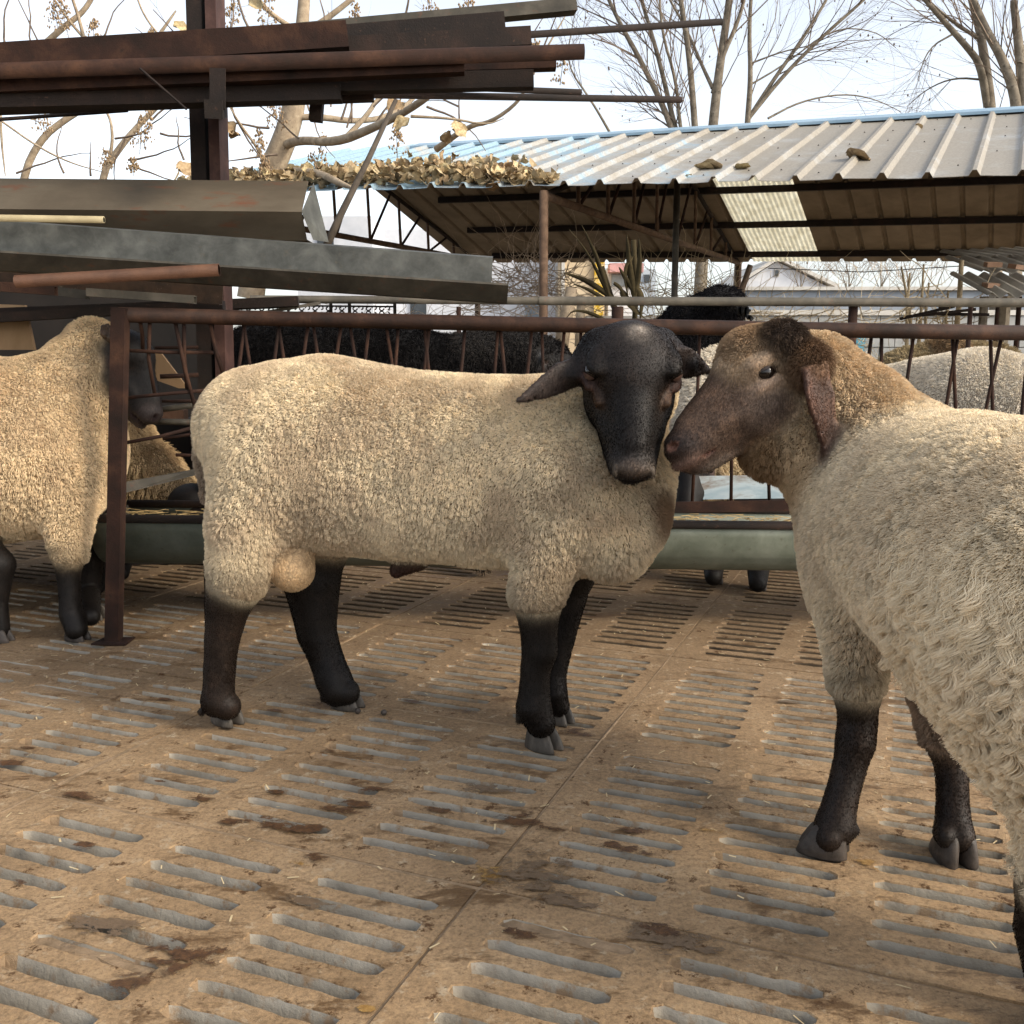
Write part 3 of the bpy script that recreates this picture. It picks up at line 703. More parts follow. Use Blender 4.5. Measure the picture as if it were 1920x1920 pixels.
mb = MB(); br = [P(225, 980, 3.06), P(960, 975, 3.05), P(1960, 945, 3.02)]
bl = P(420, 965, 3.06); brr = P(1960, 940, 3.02)
MB().beam(bl, brr, .006, .035).build('bottom_rail', m_rust, fe)
rods = [(460, 606, 442, 702), (456, 606, 476, 688), (524, 610, 511, 677), (522, 610, 534, 672), (578, 610, 568, 666), (587, 611, 598, 666), (640, 613, 628, 672), (656, 613, 669, 677), (692, 615, 681, 682), (724, 615, 738, 693), (747, 615, 738, 693), (805, 618, 793, 702), (796, 618, 807, 703), (872, 620, 860, 716), (938, 620, 949, 698), (934, 620, 926, 702), (997, 624, 989, 697), (1016, 622, 1020, 704), (1058, 624, 1050, 691), (1089, 624, 1089, 641), (1130, 624, 1140, 660), (1175, 624, 1165, 690), (1222, 624, 1230, 690), (1312, 626, 1309, 676), (1380, 628, 1371, 857), (1440, 628, 1443, 892), (1495, 630, 1500, 700), (1560, 630, 1545, 700), (1634, 634, 1624, 684), (1653, 633, 1653, 716), (1713, 634, 1691, 739), (1796, 634, 1768, 750), (1786, 635, 1789, 754), (1878, 635, 1839, 771), (1857, 635, 1863, 782), (1930, 636, 1914, 767)]
RODM = bpy.data.meshes.new
for x0, y0, x1, y1 in rods:
    k = (945 - y0) / (y1 - y0); xb = x0 + (x1 - x0) * min(k, 9) * .75
    a = P(x0, y0 - 4, 3.03); b = P(xb, 945, 3.045)
    m_ = lerp(a, b, .5) + rng.normal(0, .003, 3)
    MB().tube([a, m_, b], .0055, 6).build('rod', m_rust, fe, True)
# hay-rack panel between the end post and the steel column
hr = empty('rod_grille', P(300, 700, 3.05), 'bent rusty rod grille between the fence end post and the steel column', 'grille', 'fences')
for x0, y0, x1, y1 in ((235, 657, 400, 661), (235, 746, 407, 730), (232, 831, 372, 799), (281, 599, 290, 737), (328, 602, 372, 787), (345, 606, 351, 730), (393, 602, 425, 720), (262, 600, 268, 657)):
    MB().tube([P(x0, y0, 3.03), lerp(P(x0, y0, 3.03), P(x1, y1, 3.07), .5) + rng.normal(0, .004, 3), P(x1, y1, 3.07)], .0062, 6).build('rod', m_rust, hr, True)
for x0, y0, x1, y1, r in ((262, 772, 405, 755, .011), (280, 790, 372, 792, .011), (285, 752, 400, 752, .006), (300, 706, 372, 703, .008), (290, 652, 372, 651, .006), (305, 823, 372, 812, .006), (330, 853, 372, 854, .006)):
    MB().tube([P(x0, y0, 3.45), P(x1, y1, 3.5)], r, 8).build('bar', m_galvdk if r > .01 else m_rust, hr, True)
# rear rail of the feeding alley
fr2 = empty('rear_fence', P(1015, 600, 4.35), 'thin dark rail on short posts behind the black sheep', 'fence', 'fences')
pipe(P(470, 561, 4.4), P(1010, 564, 4.38), .017, .003, 12).build('rail', m_galvdk, fr2, True)
pipe(P(1010, 564, 4.38), P(1980, 568, 4.3), .019, .003, 12).build('rail', m_galvdk, fr2, True)
for px, r in ((860, .010), (1158, .026), (1600, .020), (1820, .010)):
    p = P(px, 575, 4.36); pipe((p[0], p[1], 0), p, r, .003, 12).build('post', m_rust, fr2, True)

# ---------------------------------------------------------------- feed trough
tr = empty('feed_trough', P(900, 1050, 3.3), 'long galvanised half round feed trough under the pen fence', 'trough')
ta = P(205, 965, 3.30); tb = P(1990, 985, 3.22); tl = .165
ta[2] = .37; tb[2] = .35
prof = [(tl * math.cos(a) * 1.0, tl * math.sin(a) * 1.05) for a in np.linspace(math.pi, 2 * math.pi, 15)]
mb = MB(); mb.sheet(ta, tb, prof, .003); mb.build('basin', M('green_grey_trough', [(.3, (.075, .088, .066)), (.5, (.12, .135, .105)), (.7, (.17, .185, .15))], 8, .55, .15, .1, 60, fine=(45, (.06, .05, .03), .6, .8)), tr, True)
for sgn, nm in ((-1, 'front_rim'), (1, 'back_rim')):
    o_ = np.array([0, sgn * tl, .004]); MB().tube([ta + o_, tb + o_], .014, 10).build('rim', m_rustdk, tr, True)
mb = MB(); mb.ring_profile(ta + np.array([.002, 0, 0]), ta + np.array([.006, 0, 0]), prof + [prof[-1]], True, 0, True); mb.build('end_plate', m_galvdk, tr)
# splash board behind, painted pale blue and worn
m_blue = M('worn_blue_paint', [(.42, (.33, .42, .46)), (.5, (.45, .52, .54)), (.62, (.20, .15, .11))], 9, .7, 0, .2, 50, stretch=(.4, 1, 1))
mb = MB(); mb.beam(P(1285, 915, 3.55), P(1990, 905, 3.5), .006, .085); mb.build('back_board', m_blue, tr)
mb = MB(); mb.add([P(225, 905, 3.2), P(232, 925, 3.18), P(372, 890, 3.45), P(372, 878, 3.45)], [(0, 1, 2, 3)]); mb.add([P(225, 905, 3.203), P(232, 925, 3.183), P(372, 890, 3.453), P(372, 878, 3.453)], [(3, 2, 1, 0)]); mb.build('flap', m_galvdk, tr)
for px in (245, 700, 1180, 1640):
    p = P(px, 1000, 3.26); MB().beam((p[0], p[1], -.0), (p[0], p[1], .21), .03, .03).build('leg', m_rustdk, tr)
hb = MB()
for i in range(1500):
    u = rng.random(); c = lerp(ta, tb, u) + np.array([0, rng.uniform(-.13, .14), -.02 + rng.uniform(-.02, .015)]); a = rng.uniform(0, 3.14); L = rng.uniform(.01, .04)
    e = np.array([math.cos(a), math.sin(a) * .5, rng.uniform(-.2, .2)]) * L; w_ = np.array([0, .0015, .001])
    hb.add([c - e - w_, c + e - w_, c + e + w_, c - e + w_], [(0, 1, 2, 3)])
mb = hb; mb.add([ta + [0, -.15, -.04], tb + [0, -.15, -.04], tb + [0, .15, -.04], ta + [0, .15, -.04]], [(0, 1, 2, 3)])
tag(mb.build('feed', M('dry_feed', [(.3, (.20, .13, .05)), (.7, (.45, .32, .14))], 40, .9, 0, .3, 90), tr), kind='stuff')
# ---------------------------------------------------------------- steel column and storage rack at the upper left
col = empty('steel_column', G(392, 1115) * 0 + P(385, 700, 3.55) * np.array([1, 1, 0]), 'tall dark red steel column with a storage arm at the left', 'column')
a = P(392, 700, 3.55); top_ = P(370, -40, 3.55); 
def hbeam(a, b, w, h, t=.007):
    mb = MB(); mb.beam(a + np.array([-w/2, 0, 0]), b + np.array([-w/2, 0, 0]), h, t, up=(1, 0, 0)); mb.beam(a + np.array([w/2, 0, 0]), b + np.array([w/2, 0, 0]), h, t, up=(1, 0, 0)); mb.beam(a, b, t, w - t - .004, up=(1, 0, 0)); return mb
base = np.array([a[0] + (a[0] - top_[0]) * a[2] / (top_[2] - a[2]), 3.55, 0])
m_red = M('red_oxide_steel', [(.3, (.03, .013, .010)), (.5, (.055, .025, .019)), (.7, (.11, .055, .042))], 8, .7, .05, .3, 90, fine=(40, (.03, .016, .012), .58, .75))
MB().beam(base, top_, .052, .10, up=(0, 1, 0)).build('web', m_rustdk, col)
d_ = np.array([.058, -.004, 0]); MB().beam(base + d_, top_ + d_, .036, .11, up=(0, 1, 0)).build('flange', m_red, col)
def bar(name, A, B, Y0, Y1, kind, size, mat, label, cat, t=.003):
    a, b = P(*A, Y0), P(*B, Y1)
    if kind == 'pipe': m_ = pipe(a, b, size, t, 16)
    elif kind == 'box': m_ = hollow_box(a, b, size[0], size[1], t)
    o = m_.build(name, mat, None, kind == 'pipe'); return tag(o, label, cat, 'stored steel on the rack')
# arms that carry the bundle
ar = empty('storage_rack', P(405, 160, 3.4), 'dark steel rack arms carrying the rusty tube bundle above the pen', 'rack')
MB().beam(P(412, 205, 3.55), P(400, 205, 2.95), .05, .05).build('arm', m_rustdk, ar)
MB().beam(P(408, 205, 3.0), P(408, 128, 3.0), .045, .006, up=(0, 1, 0)).build('stop', m_rustdk, ar)
MB().beam(P(592, 228, 3.35), P(598, 150, 3.35), .04, .035, up=(0, 1, 0)).build('hanger', m_rustdk, ar)
MB().tube([P(262, 128, 3.0), P(350, 205, 3.0)], .004, 6).build('wire', m_rustdk, ar)
bx = [((-60, 117), (652, 70), 3.05, 3.2, 'box', (.08, .075), m_rust, 'rusty square tube along the top edge of the bundle, ending above the shed eave'),
      ((300, 85), (1078, 12), 3.30, 3.5, 'box', (.06, .040), m_galvdk, 'uppermost grey brown tube reaching farthest up to the right'),
      ((200, 105), (945, 42), 3.28, 3.4, 'box', (.06, .050), m_rustdk, 'short dark square tube just under the uppermost tube'),
      ((150, 118), (995, 70), 3.22, 3.3, 'box', (.05, .055), m_rustdk, 'dark square tube ending beside the long thin rod'),
      ((-60, 135), (1095, 97), 3.00, 3.10, 'pipe', .022, m_rust, 'smooth round brown pipe in the middle of the bundle with an open end'),
      ((-60, 162), (870, 122), 3.06, 3.12, 'box', (.05, .05), m_rust, 'brown square tube right under the round pipe'),
      ((100, 145), (1042, 116), 3.18, 3.22, 'box', (.05, .045), m_rust, 'dark red square tube ending just below the round pipe end'),
      ((-60, 175), (1000, 150), 3.15, 3.2, 'box', (.05, .050), m_rustdk, 'dark square tube with crushed open end near the bottom of the bundle'),
      ((-60, 192), (640, 176), 3.08, 3.16, 'box', (.06, .045), m_rustdk, 'lowest broad dark tube at the left of the bundle'),
      ((-60, 206), (700, 180), 3.22, 3.25, 'box', (.04, .030), m_rustdk, 'flat dark tube along the underside of the bundle'),
      ((500, 98), (1353, 41), 3.3, 3.9, 'pipe', .012, m_rustdk, 'long thin dark rod pointing up to the bare trees'),
      ((600, 176), (1277, 187), 3.3, 3.7, 'pipe', .0115, m_rustdk, 'thin dark rod sticking out low to the right of the bundle'),
      ((700, 158), (1090, 173), 3.36, 3.5, 'pipe', .010, m_rustdk, 'shorter thin rod just above the low rod'),
      ((-60, 228), (240, 207), 3.3, 3.4, 'pipe', .006, m_rustdk, 'very thin rod sagging below the left of the bundle')]
for A, B, Y0, Y1, k, s, mm, lb in bx:
    bar('round_pipe' if k == 'pipe' and s > .02 else 'steel_rod' if k == 'pipe' else 'square_tube', A, B, Y0, Y1, k, s, mm, lb, 'pipe' if k == 'pipe' else 'tube')
# folded channels stacked below
def chan(name, A, B, Y0, Y1, line, t, mat, label, cat='channel'):
    mb = MB().sheet(P(*A, Y0), P(*B, Y1), line, t); return tag(mb.build(name, mat), label, cat, 'stored steel on the rack')
f = lambda px, Y=3.2: px * Y / FPX
ch = empty('steel_channel', P(300, 390, 3.2), 'broad brown folded channel with a bright cut end, topmost of the stacked channels', 'channel', 'stored steel on the rack')
mb = MB(); mb.sheet(P(-80, 392, 3.12), P(566, 398, 3.12), [(-.11, f(62)), (0, 0), (-.07, -f(42)), (-.16, -f(42))], .004); mb.build('web', M('brown_dusty_steel', [(.3, (.05, .040, .027)), (.5, (.085, .066, .044)), (.7, (.13, .105, .072))], 4, .75, .05, .15, 60, fine=(16, (.13, .045, .02), .57, .72), stretch=(.35, 1, 1)), ch)
mb = MB(); e0 = P(566, 398, 3.12); mb.add([e0 + [-.0, -.004, .0], e0 + [.02, .095, f(60)], e0 + [.058, .12, -.075], e0 + [.022, .052, -f(44)]], [(0, 1, 2, 3), (3, 2, 1, 0)]); mb.build('end_flange', m_galv, ch)
chan('steel_channel', (-80, 444), (922, 518), 3.02, 3.06, [(-.03, f(34)), (0, f(31)), (0, -f(18)), (.022, -f(20))], .003, m_galv, 'long galvanised channel with a bright flat face running down to the right')
chan('steel_channel', (-80, 468), (953, 535), 3.00, 3.04, [(.02, f(1)), (.022, 0), (-.03, -f(28)), (-.08, -f(28))], .003, m_galvdk, 'long weathered channel with spotted underside below the bright channel')
chan('steel_channel', (-80, 478), (420, 520), 3.18, 3.22, [(0, 0), (.01, -f(50)), (.05, -f(52))], .004, M('spotted_rust_steel', [(.35, (.022, .014, .009)), (.6, (.055, .030, .017))], 14, .8, .0, .3, 90, fine=(34, (.13, .10, .065), .62, .7)), 'spotted rusty channel at the left under the bright channel')
bar('round_pipe', (30, 528), (411, 506), 2.90, 2.93, 'pipe', .018, M('orange_rust_pipe', [(.3, (.045, .019, .010)), (.7, (.10, .045, .023))], 10, .7, .1, .3, 120), 'short orange rusty pipe lying across the channels', 'pipe')
bar('square_tube', (-60, 408), (195, 412), 2.95, 2.95, 'pipe', .010, M('cream_painted_tube', [(.3, (.22, .18, .10)), (.7, (.36, .30, .18))], 9, .7, 0, .2, 80), 'thin cream painted tube under the topmost channel', 'tube')
bar('square_tube', (-60, 533), (105, 545), 2.98, 3.0, 'box', (.03, .028), m_rust, 'rusty square tube end at the far left of the stack', 'tube')
bar('square_tube', (60, 540), (165, 553), 3.1, 3.1, 'box', (.03, .026), m_galvdk, 'grey square tube end beside the rusty one', 'tube')
bar('square_tube', (165, 548), (366, 562), 3.05, 3.05, 'box', (.03, .024), m_galvdk, 'grey flat tube with open end above the fence post', 'tube')
# shelf arm and dark store behind
sh = empty('storage_shelf', P(100, 600, 3.4), 'dark steel shelf beams under the stacked channels', 'shelf')
MB().beam(P(-80, 592, 3.55), P(560, 566, 3.75), .12, .035).build('beam', m_rustdk, sh)
MB().beam(P(-80, 600, 3.35), P(420, 572, 3.4), .05, .03).build('beam', m_rustdk, sh)
MB().beam(P(415, 600, 3.62), P(600, 568, 3.8), .012, .012).build('brace', m_galvdk, sh)
st = empty('store_wall', P(100, 800, 5.6) * np.array([1, 1, 0]), 'dark store wall with interior shade in its colour behind the left sheep', 'wall')
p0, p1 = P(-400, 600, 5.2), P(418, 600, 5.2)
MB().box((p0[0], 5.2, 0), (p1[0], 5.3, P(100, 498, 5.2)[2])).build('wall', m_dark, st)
bo = MB(); bo.beam(P(-70, 655, 3.6), P(58, 655, 3.6), .02, .001); 
c0 = [P(-80, 568, 3.62), P(46, 572, 3.62), P(64, 656, 3.58), P(-80, 656, 3.58)]
mb = MB(); mb.add(c0 + [x + np.array([0, .018, 0]) for x in c0], [(3, 2, 1, 0), (4, 5, 6, 7), (0, 1, 5, 4), (1, 2, 6, 5), (2, 3, 7, 6), (3, 0, 4, 7)])
tag(mb.build('plywood_sheet', m_board), 'brown plywood sheet standing at the left edge above the sheep', 'board')
c0 = [P(290, 662, 3.9), P(300, 660, 3.9), P(352, 728, 3.9), P(335, 728, 3.9), P(262, 702, 3.9)]
mb = MB(); mb.add(c0 + [x + np.array([0, .015, 0]) for x in c0], [tuple(range(5))[::-1], tuple(range(5, 10))] + [(k, (k + 1) % 5, 5 + (k + 1) % 5, 5 + k) for k in range(5)])
tag(mb.build('board_scrap', m_board), 'pale board scrap leaning behind the rod grille', 'board')
mb = MB(); c = P(322, 778, 4.2); mb.box((c[0] - .05, 4.2, c[2] - .02), (c[0] + .05, 4.26, c[2] + .02)); tag(mb.build('brick', M('red_brick', [(.3, (.22, .11, .06)), (.7, (.38, .21, .12))], 20, .9, 0, .3, 60)), 'single pale brick seen through the rod grille', 'brick')
c = P(322, 840, 4.2); mb = MB(); mb.box((c[0] - .2, 4.19, 0), (c[0] + .12, 4.5, c[2] + .115)); tag(mb.build('brick_plinth', m_dark), 'dark low plinth carrying the single brick', 'plinth')

# ---------------------------------------------------------------- open shed
shed = empty('open_shed', P(1270, 560, 9) * np.array([1, 1, 0]), 'open shed with blue grey ribbed metal roof and thin pipe trusses', 'shed')
nL, nR = P(590, 357, 7.62), P(1550, 336, 6.2)
fL, fR = P(900, 492, 13.1), P(1920, 489, 10.6)
rL, rR = P(600, 287, 10.75), P(1920, 207, 8.24)
def line_at(a, b, s): return a + (b - a) * s
# common parameter: t along the eave in metres from the truss at px 1020 (towards the right)
eav = (nR - nL); eav /= np.linalg.norm(eav[:2])
def along(p0, p1, q):   # point of the line p0p1 whose across-roof projection hits station q (distance along the eave direction)
    e2 = eav[:2]; s0 = p0[:2] @ e2; s1 = p1[:2] @ e2
    return p0 + (p1 - p0) * ((q - s0) / (s1 - s0))
across = np.array([-eav[1], eav[0]])
tr0 = P(1020, 352, 6.93); tr1 = P(1385, 488, 11.8); sk = (tr1[:2] - tr0[:2]); skew = (sk @ eav[:2]) / (sk @ across)    # the sheets run slightly askew to the eave
def stn(p0, p1, q): 
    # iterate: station measured along the skewed direction
    qq = q
    for _ in range(6):
        p = along(p0, p1, qq); qq = q + skew * ((p[:2] - nL[:2]) @ across)
    return along(p0, p1, qq)
RIB = .25
q0 = nL[:2] @ eav[:2]
qs = q0 - RIB * 7 + np.arange(0, 31) * RIB
def roof_mat():
    m, t, bs = new_mat('ribbed_blue_grey_sheet')
    v = coords(t, True)
    grad = nd(t, 'ShaderNodeSeparateXYZ'); t.links.new(v, grad.inputs[0])
    dirt = noise(t, v, 1.6, 8, .7)
    mx = nd(t, 'ShaderNodeMapRange'); t.links.new(grad.outputs[0], mx.inputs[0]); mx.inputs[1].default_value = -2.0; mx.inputs[2].default_value = 2.2; mx.inputs[3].default_value = .26; mx.inputs[4].default_value = -.14
    ad = nd(t, 'ShaderNodeMath', operation='ADD'); t.links.new(dirt, ad.inputs[0]); t.links.new(mx.outputs[0], ad.inputs[1])
    col = ramp(t, ad.outputs[0], [(.38, (.30, .265, .21)), (.50, (.37, .36, .33)), (.60, (.26, .38, .46))])
    sp = ramp(t, noise(t, v, 60, 4, .8), [(.35, (.75, .75, .75)), (.6, (1.1, 1.1, 1.1))])
    t.links.new(mixc(t, 1, col, sp, 'MULTIPLY'), bs.inputs['Base Color'])
    bs.inputs['Roughness'].default_value = .5; bs.inputs['Metallic'].default_value = .1
    return m
m_roof = roof_mat()
m_under = M('dull_sheet_underside', [(.3, (.17, .13, .09)), (.7, (.30, .24, .175))], 3, .8, .0, .1, 40)
m_clear = M('corrugated_light_panel', [(.3, (.42, .42, .32)), (.7, (.62, .60, .46))], 30, .6, 0, .1, 60)
def translucent():
    m, t, bs = new_mat('translucent_light_panel'); v = coords(t, True)
    wv = nd(t, 'ShaderNodeTexNoise'); wv.inputs['Scale'].default_value = 12; t.links.new(v, wv.inputs['Vector'])
    c = ramp(t, wv.outputs['Fac'], [(.3, (.74, .70, .58)), (.7, (.90, .87, .76))]); t.links.new(c, bs.inputs['Base Color']); bs.inputs['Roughness'].default_value = .6
    tl_ = nd(t, 'ShaderNodeBsdfTranslucent'); t.links.new(c, tl_.inputs[0]); mxs = nd(t, 'ShaderNodeMixShader'); mxs.inputs[0].default_value = .75
    t.links.new(bs.outputs[0], mxs.inputs[1]); t.links.new(tl_.outputs[0], mxs.inputs[2]); t.links.new(mxs.outputs[0], t.nodes['Material Output'].inputs[0]); return m
m_trans = translucent()
def roof_sheet(name, lowA, lowB, highA, highB, i0, i1, mtop, fine=False, lift=0.0, wav=0.0):
    """one ribbed sheet between stations i0..i1, from the eave line up to the ridge line"""
    mb = MB(); prof = []
    if fine:
        n = (i1 - i0) * 10
        for k in range(n + 1): prof.append((qs[i0] + k * RIB / 10, .008 * (k % 2)))
    else:
        for i in range(i0, i1):
            b = qs[i]; prof += [(b, 0), (b + .115, -.002), (b + RIB - .062, 0), (b + RIB - .042, .032), (b + RIB - .020, .032)]
        prof.append((qs[i1], 0))
    top = []; n = len(prof); rows = 6
    for j in range(rows + 1):
        u = j / rows
        for qx, hz in prof:
            lo = stn(lowA, lowB, qx); hi = stn(highA, highB, qx); p = lo + (hi - lo) * u
            sag = 0
            top.append(p + np.array([0, 0, hz + lift + sag + (wav * math.sin(qx * 9) if j == 0 else 0)]))
    fs = [(j * n + k, j * n + k + 1, (j + 1) * n + k + 1, (j + 1) * n + k) for j in range(rows) for k in range(n - 1)]
    mb.add(top, fs, 0); 
    mb.add([p - np.array([0, 0, .003]) for p in top], [f_[::-1] for f_ in fs], 1)
    m1 = (rows + 1) * n
    mb.add([], [])
    for k in range(n - 1): mb.f.append((k, m1 + k, m1 + k + 1, k + 1)); mb.mi.append(0)
    me = mb.mesh(name); me.materials.append(mtop); me.materials.append(mtop if fine else m_under)
    o = bpy.data.objects.new(name, me); C.objects.link(o); o.parent = shed; o.matrix_parent_inverse = Matrix.Translation(-Vector(shed.location)); return o
for i in range(0, 30, 3):
    roof_sheet('roof_sheet', nL, nR, rL, rR, i, i + 3, m_roof, wav=.004)
nfine = None
# the far slope: a light panel takes the place of one sheet
ftr = []
for i in range(0, 30, 3):
    mid = stn(fL, fR, qs[i] + 1.5 * RIB); u = mid[0] / mid[1]; px = 960 + u * FPX / _c
    is_light = abs(px - 1440) < 62
    o = roof_sheet('light_panel' if is_light else 'roof_sheet', fL, fR, rL, rR, i, i + 3, m_trans if is_light else m_roof, is_light)
    if is_light: o['label'] = 'translucent cream roof panel'
# roof screws and rust specks on the near slope
scb = MB()
for i in range(8, 31):
    for u in (.10, .30, .50, .70, .88):
        for fx in (.09,):
            if rng.random() < .75 and i < 30:
                lo = stn(nL, nR, qs[i] + RIB * (.30 + rng.uniform(-.1, .2))); hi = stn(rL, rR, qs[i] + RIB * (.30 + rng.uniform(-.1, .2))); p = lo + (hi - lo) * (u + rng.uniform(-.03, .03)); s_ = .008
                scb.add([p + [-s_, 0, .004], p + [0, -s_, .003], p + [s_, 0, .004], p + [0, s_, .008], p + [0, 0, .014]], [(0, 1, 4), (1, 2, 4), (2, 3, 4), (3, 0, 4)])
tag(scb.build('roof_screws', m_rustdk, shed), kind='stuff')
# ridge cap
mb = MB(); a = along(rL, rR, qs[0] + 1.2) + [0, 0, .035]; b = along(rL, rR, qs[0] + 10.5) + [0, 0, .035]
ax = np.append(across, 0)
for s in (1, -1):
    vs = [a, b, b - ax * s * .19 + [0, 0, -.062], a - ax * s * .19 + [0, 0, -.062]]; mb.add(vs, [(0, 1, 2, 3) if s < 0 else (3, 2, 1, 0)])
vs = [a - ax * .19 + [0, 0, -.062], b - ax * .19 + [0, 0, -.062], b - ax * .19 + [0, 0, -.085], a - ax * .19 + [0, 0, -.085]]; mb.add(vs, [(0, 1, 2, 3)])
mb.build('ridge_cap', M('blue_ridge_metal', [(.3, (.22, .33, .42)), (.7, (.33, .45, .54))], 4, .45, .1, .1, 40), shed)
# purlins (three show dark under the far slope)
for u in (.10, .36, .63, .9):
    a = lerp(along(fL, fR, qs[0] + .9), along(rL, rR, qs[0] + .9), u) + [0, 0, -.035]; b = lerp(along(fL, fR, qs[0] + 10.2), along(rL, rR, qs[0] + 10.2), u) + [0, 0, -.035]
    MB().beam(a, b, .06, .06).build('purlin', m_rustdk if u < .9 else m_rust, shed)
for u in (.25, .6, .93):
    a = lerp(along(nL, nR, qs[0] + .2), along(rL, rR, qs[0] + .2), u) + [0, 0, -.035]; b = lerp(along(nL, nR, qs[0] + 7.2), along(rL, rR, qs[0] + 7.2), u) + [0, 0, -.035]
    MB().beam(a, b, .05, .05).build('purlin', m_rustdk, shed)
# trusses
def truss(shift, full=True):
    A = tr0 + [0, 0, -.05] + eav * shift; Bp = tr1 + [0, 0, -.03] + eav * shift
    rid = stn(rL, rR, (tr0[:2] @ eav[:2]) + shift) + [0, 0, -.09]
    def pc(a, b, r, nm='truss_member', mt=m_dusty): MB().tube([a, b], r, 8).build(nm, mt, shed, True)
    pc(A, Bp, .030, 'chord'); pc(A, rid, .022, 'chord', m_rustdk); pc(rid, Bp, .022, 'chord', m_rustdk)
    n = 9
    for k in range(1, n):
        u = k / n; bt = lerp(A, Bp, u); tp = lerp(A, rid, u * 2) if u < .5 else lerp(rid, Bp, u * 2 - 1)
        u2 = min((k + .75) / n, 1); tp2 = lerp(A, rid, u2 * 2) if u2 < .5 else lerp(rid, Bp, u2 * 2 - 1)
        pc(bt, tp, .016); pc(bt, tp2, .014, mt=m_rust)
    p = A.copy(); pc(np.array([p[0], p[1], 0]), p + [0, 0, .03], .030, 'post')
    p = Bp.copy(); pc(np.array([p[0], p[1], 0]), p, .038, 'post')
truss(0); truss(-3.35); truss(3.3)
p = P(1270, 330, 7.5); MB().tube([(p[0], p[1], 0), p], .024, 8).build('post', m_galvdk, shed, True)

# ---------------------------------------------------------------- dry leaves on the roof
def leaf_mesh(seed):
    rg = np.random.default_rng(seed); mb = MB(); nu, nv = 6, 5; vs = []
    ph = rg.uniform(0, 6.28, 5); cr = rg.uniform(.25, .6)
    for i in range(nu + 1):
        for j in range(nv + 1):
            u, v = i / nu, (j / nv - .5) * 2; wd = .55 * math.sin(math.pi * (u * .9 + .06)) ** .7
            x = u - .5; y = v * wd
            z = cr * (y * y * 1.4 - .25 * x * x) + .10 * math.sin(9 * u + ph[0]) * v + .09 * math.sin(7 * v + ph[1] + 4 * u) + .05 * abs(math.sin(12 * v + ph[2]))
            y *= (1 - .5 * cr * abs(v)); vs.append((x, y, z))
    mb.add(vs, [(i*(nv+1)+j, i*(nv+1)+j+1, (i+1)*(nv+1)+j+1, (i+1)*(nv+1)+j) for i in range(nu) for j in range(nv)])
    me = mb.mesh('leaf', True); me.materials.append(m_leaf); return me
def leaf_mat():
    m, t, bs = new_mat('withered_leaf'); v = coords(t, False); oi = nd(t, 'ShaderNodeObjectInfo')
    c = ramp(t, noise(t, v, 5, 5, .7), [(.3, (.18, .11, .055)), (.5, (.38, .28, .16)), (.72, (.54, .44, .29))])
    c2 = ramp(t, oi.outputs['Random'], [(0, (.65, .55, .45)), (.5, (1, 1, 1)), (1, (1.2, 1.25, 1.1))])
    t.links.new(mixc(t, 1, c, c2, 'MULTIPLY'), bs.inputs['Base Color']); bs.inputs['Roughness'].default_value = .85; return m
m_leaf = leaf_mat()
LM = [leaf_mesh(k) for k in range(10)]
lp = empty('leaf_pile', P(800, 320, 7.6), 'heap of curled dry leaves lying on the near slope of the shed roof', 'leaves')
def put_leaf(p, sc, parent, tilt=.6):
    o = bpy.data.objects.new('leaf', LM[rng.integers(10)]); C.objects.link(o)
    o.parent = parent; o.matrix_parent_inverse = Matrix.Translation(-Vector(parent.location))
    o.location = p; o.rotation_euler = (rng.normal(0, tilt), rng.normal(0, tilt), rng.uniform(0, 6.28)); o.scale = (sc, sc, sc); return o
def roof_pt(q, u): 
    lo = stn(nL, nR, q); hi = stn(rL, rR, q); return lo + (hi - lo) * u
qa = nL[:2] @ eav[:2]
for i in range(291):
    s = rng.uniform(-1.3, 1.7); env = 1.0 if s < 1.0 else max(.12, 1 - (s - 1.0) / 1.0)
    u = abs(rng.normal(0, .16)) * env + .02; u = min(u, .42)
    hgt = rng.random() ** 1.3 * .12 * env * (1 + .8 * math.exp(-((s - .75) / .35) ** 2)) * max(0, 1 - u * 2.2)
    put_leaf(roof_pt(qa + s, u) + [0, 0, .03 + hgt], rng.uniform(.05, .11), lp, .9)
lmb = MB()
for i in range(1700):
    s = rng.uniform(-1.4, 1.85); env = 1.0 if s < 1.0 else max(.1, 1 - (s - 1.0) / 1.0); u = min(abs(rng.normal(0, .17)) * env + .01, .45); hgt = rng.random() * .10 * env * max(0, 1 - u * 2)
    p = roof_pt(qa + s, u) + [0, 0, .012 + hgt]; L = rng.uniform(.018, .055); a = rng.uniform(0, 6.28); e1 = np.array([math.cos(a), math.sin(a), rng.normal(0, .5)]) * L; e2 = np.array([-math.sin(a), math.cos(a), rng.normal(0, .6)]) * L * .55
    b_ = np.array([0, 0, L * rng.uniform(.2, .6)]); lmb.add([p - e1, p - e1 * .3 - e2, p + e1 * .6 - e2 * .8, p + e1 * 1.1 + b_, p + e1 * .5 + e2 + b_ * .6, p - e1 * .4 + e2 * .9 + b_ * .5, p + b_ * -.3], [(0, 1, 6), (1, 2, 6), (2, 3, 6), (3, 4, 6), (4, 5, 6), (5, 0, 6)])
tag(lmb.build('leaf_crumbs', m_leaf, lp), kind='stuff')
sg = empty('stray_leaves', roof_pt(qa + 3.3, .05), 'few stray dry leaves lying apart on the bare roof sheets', 'leaves')
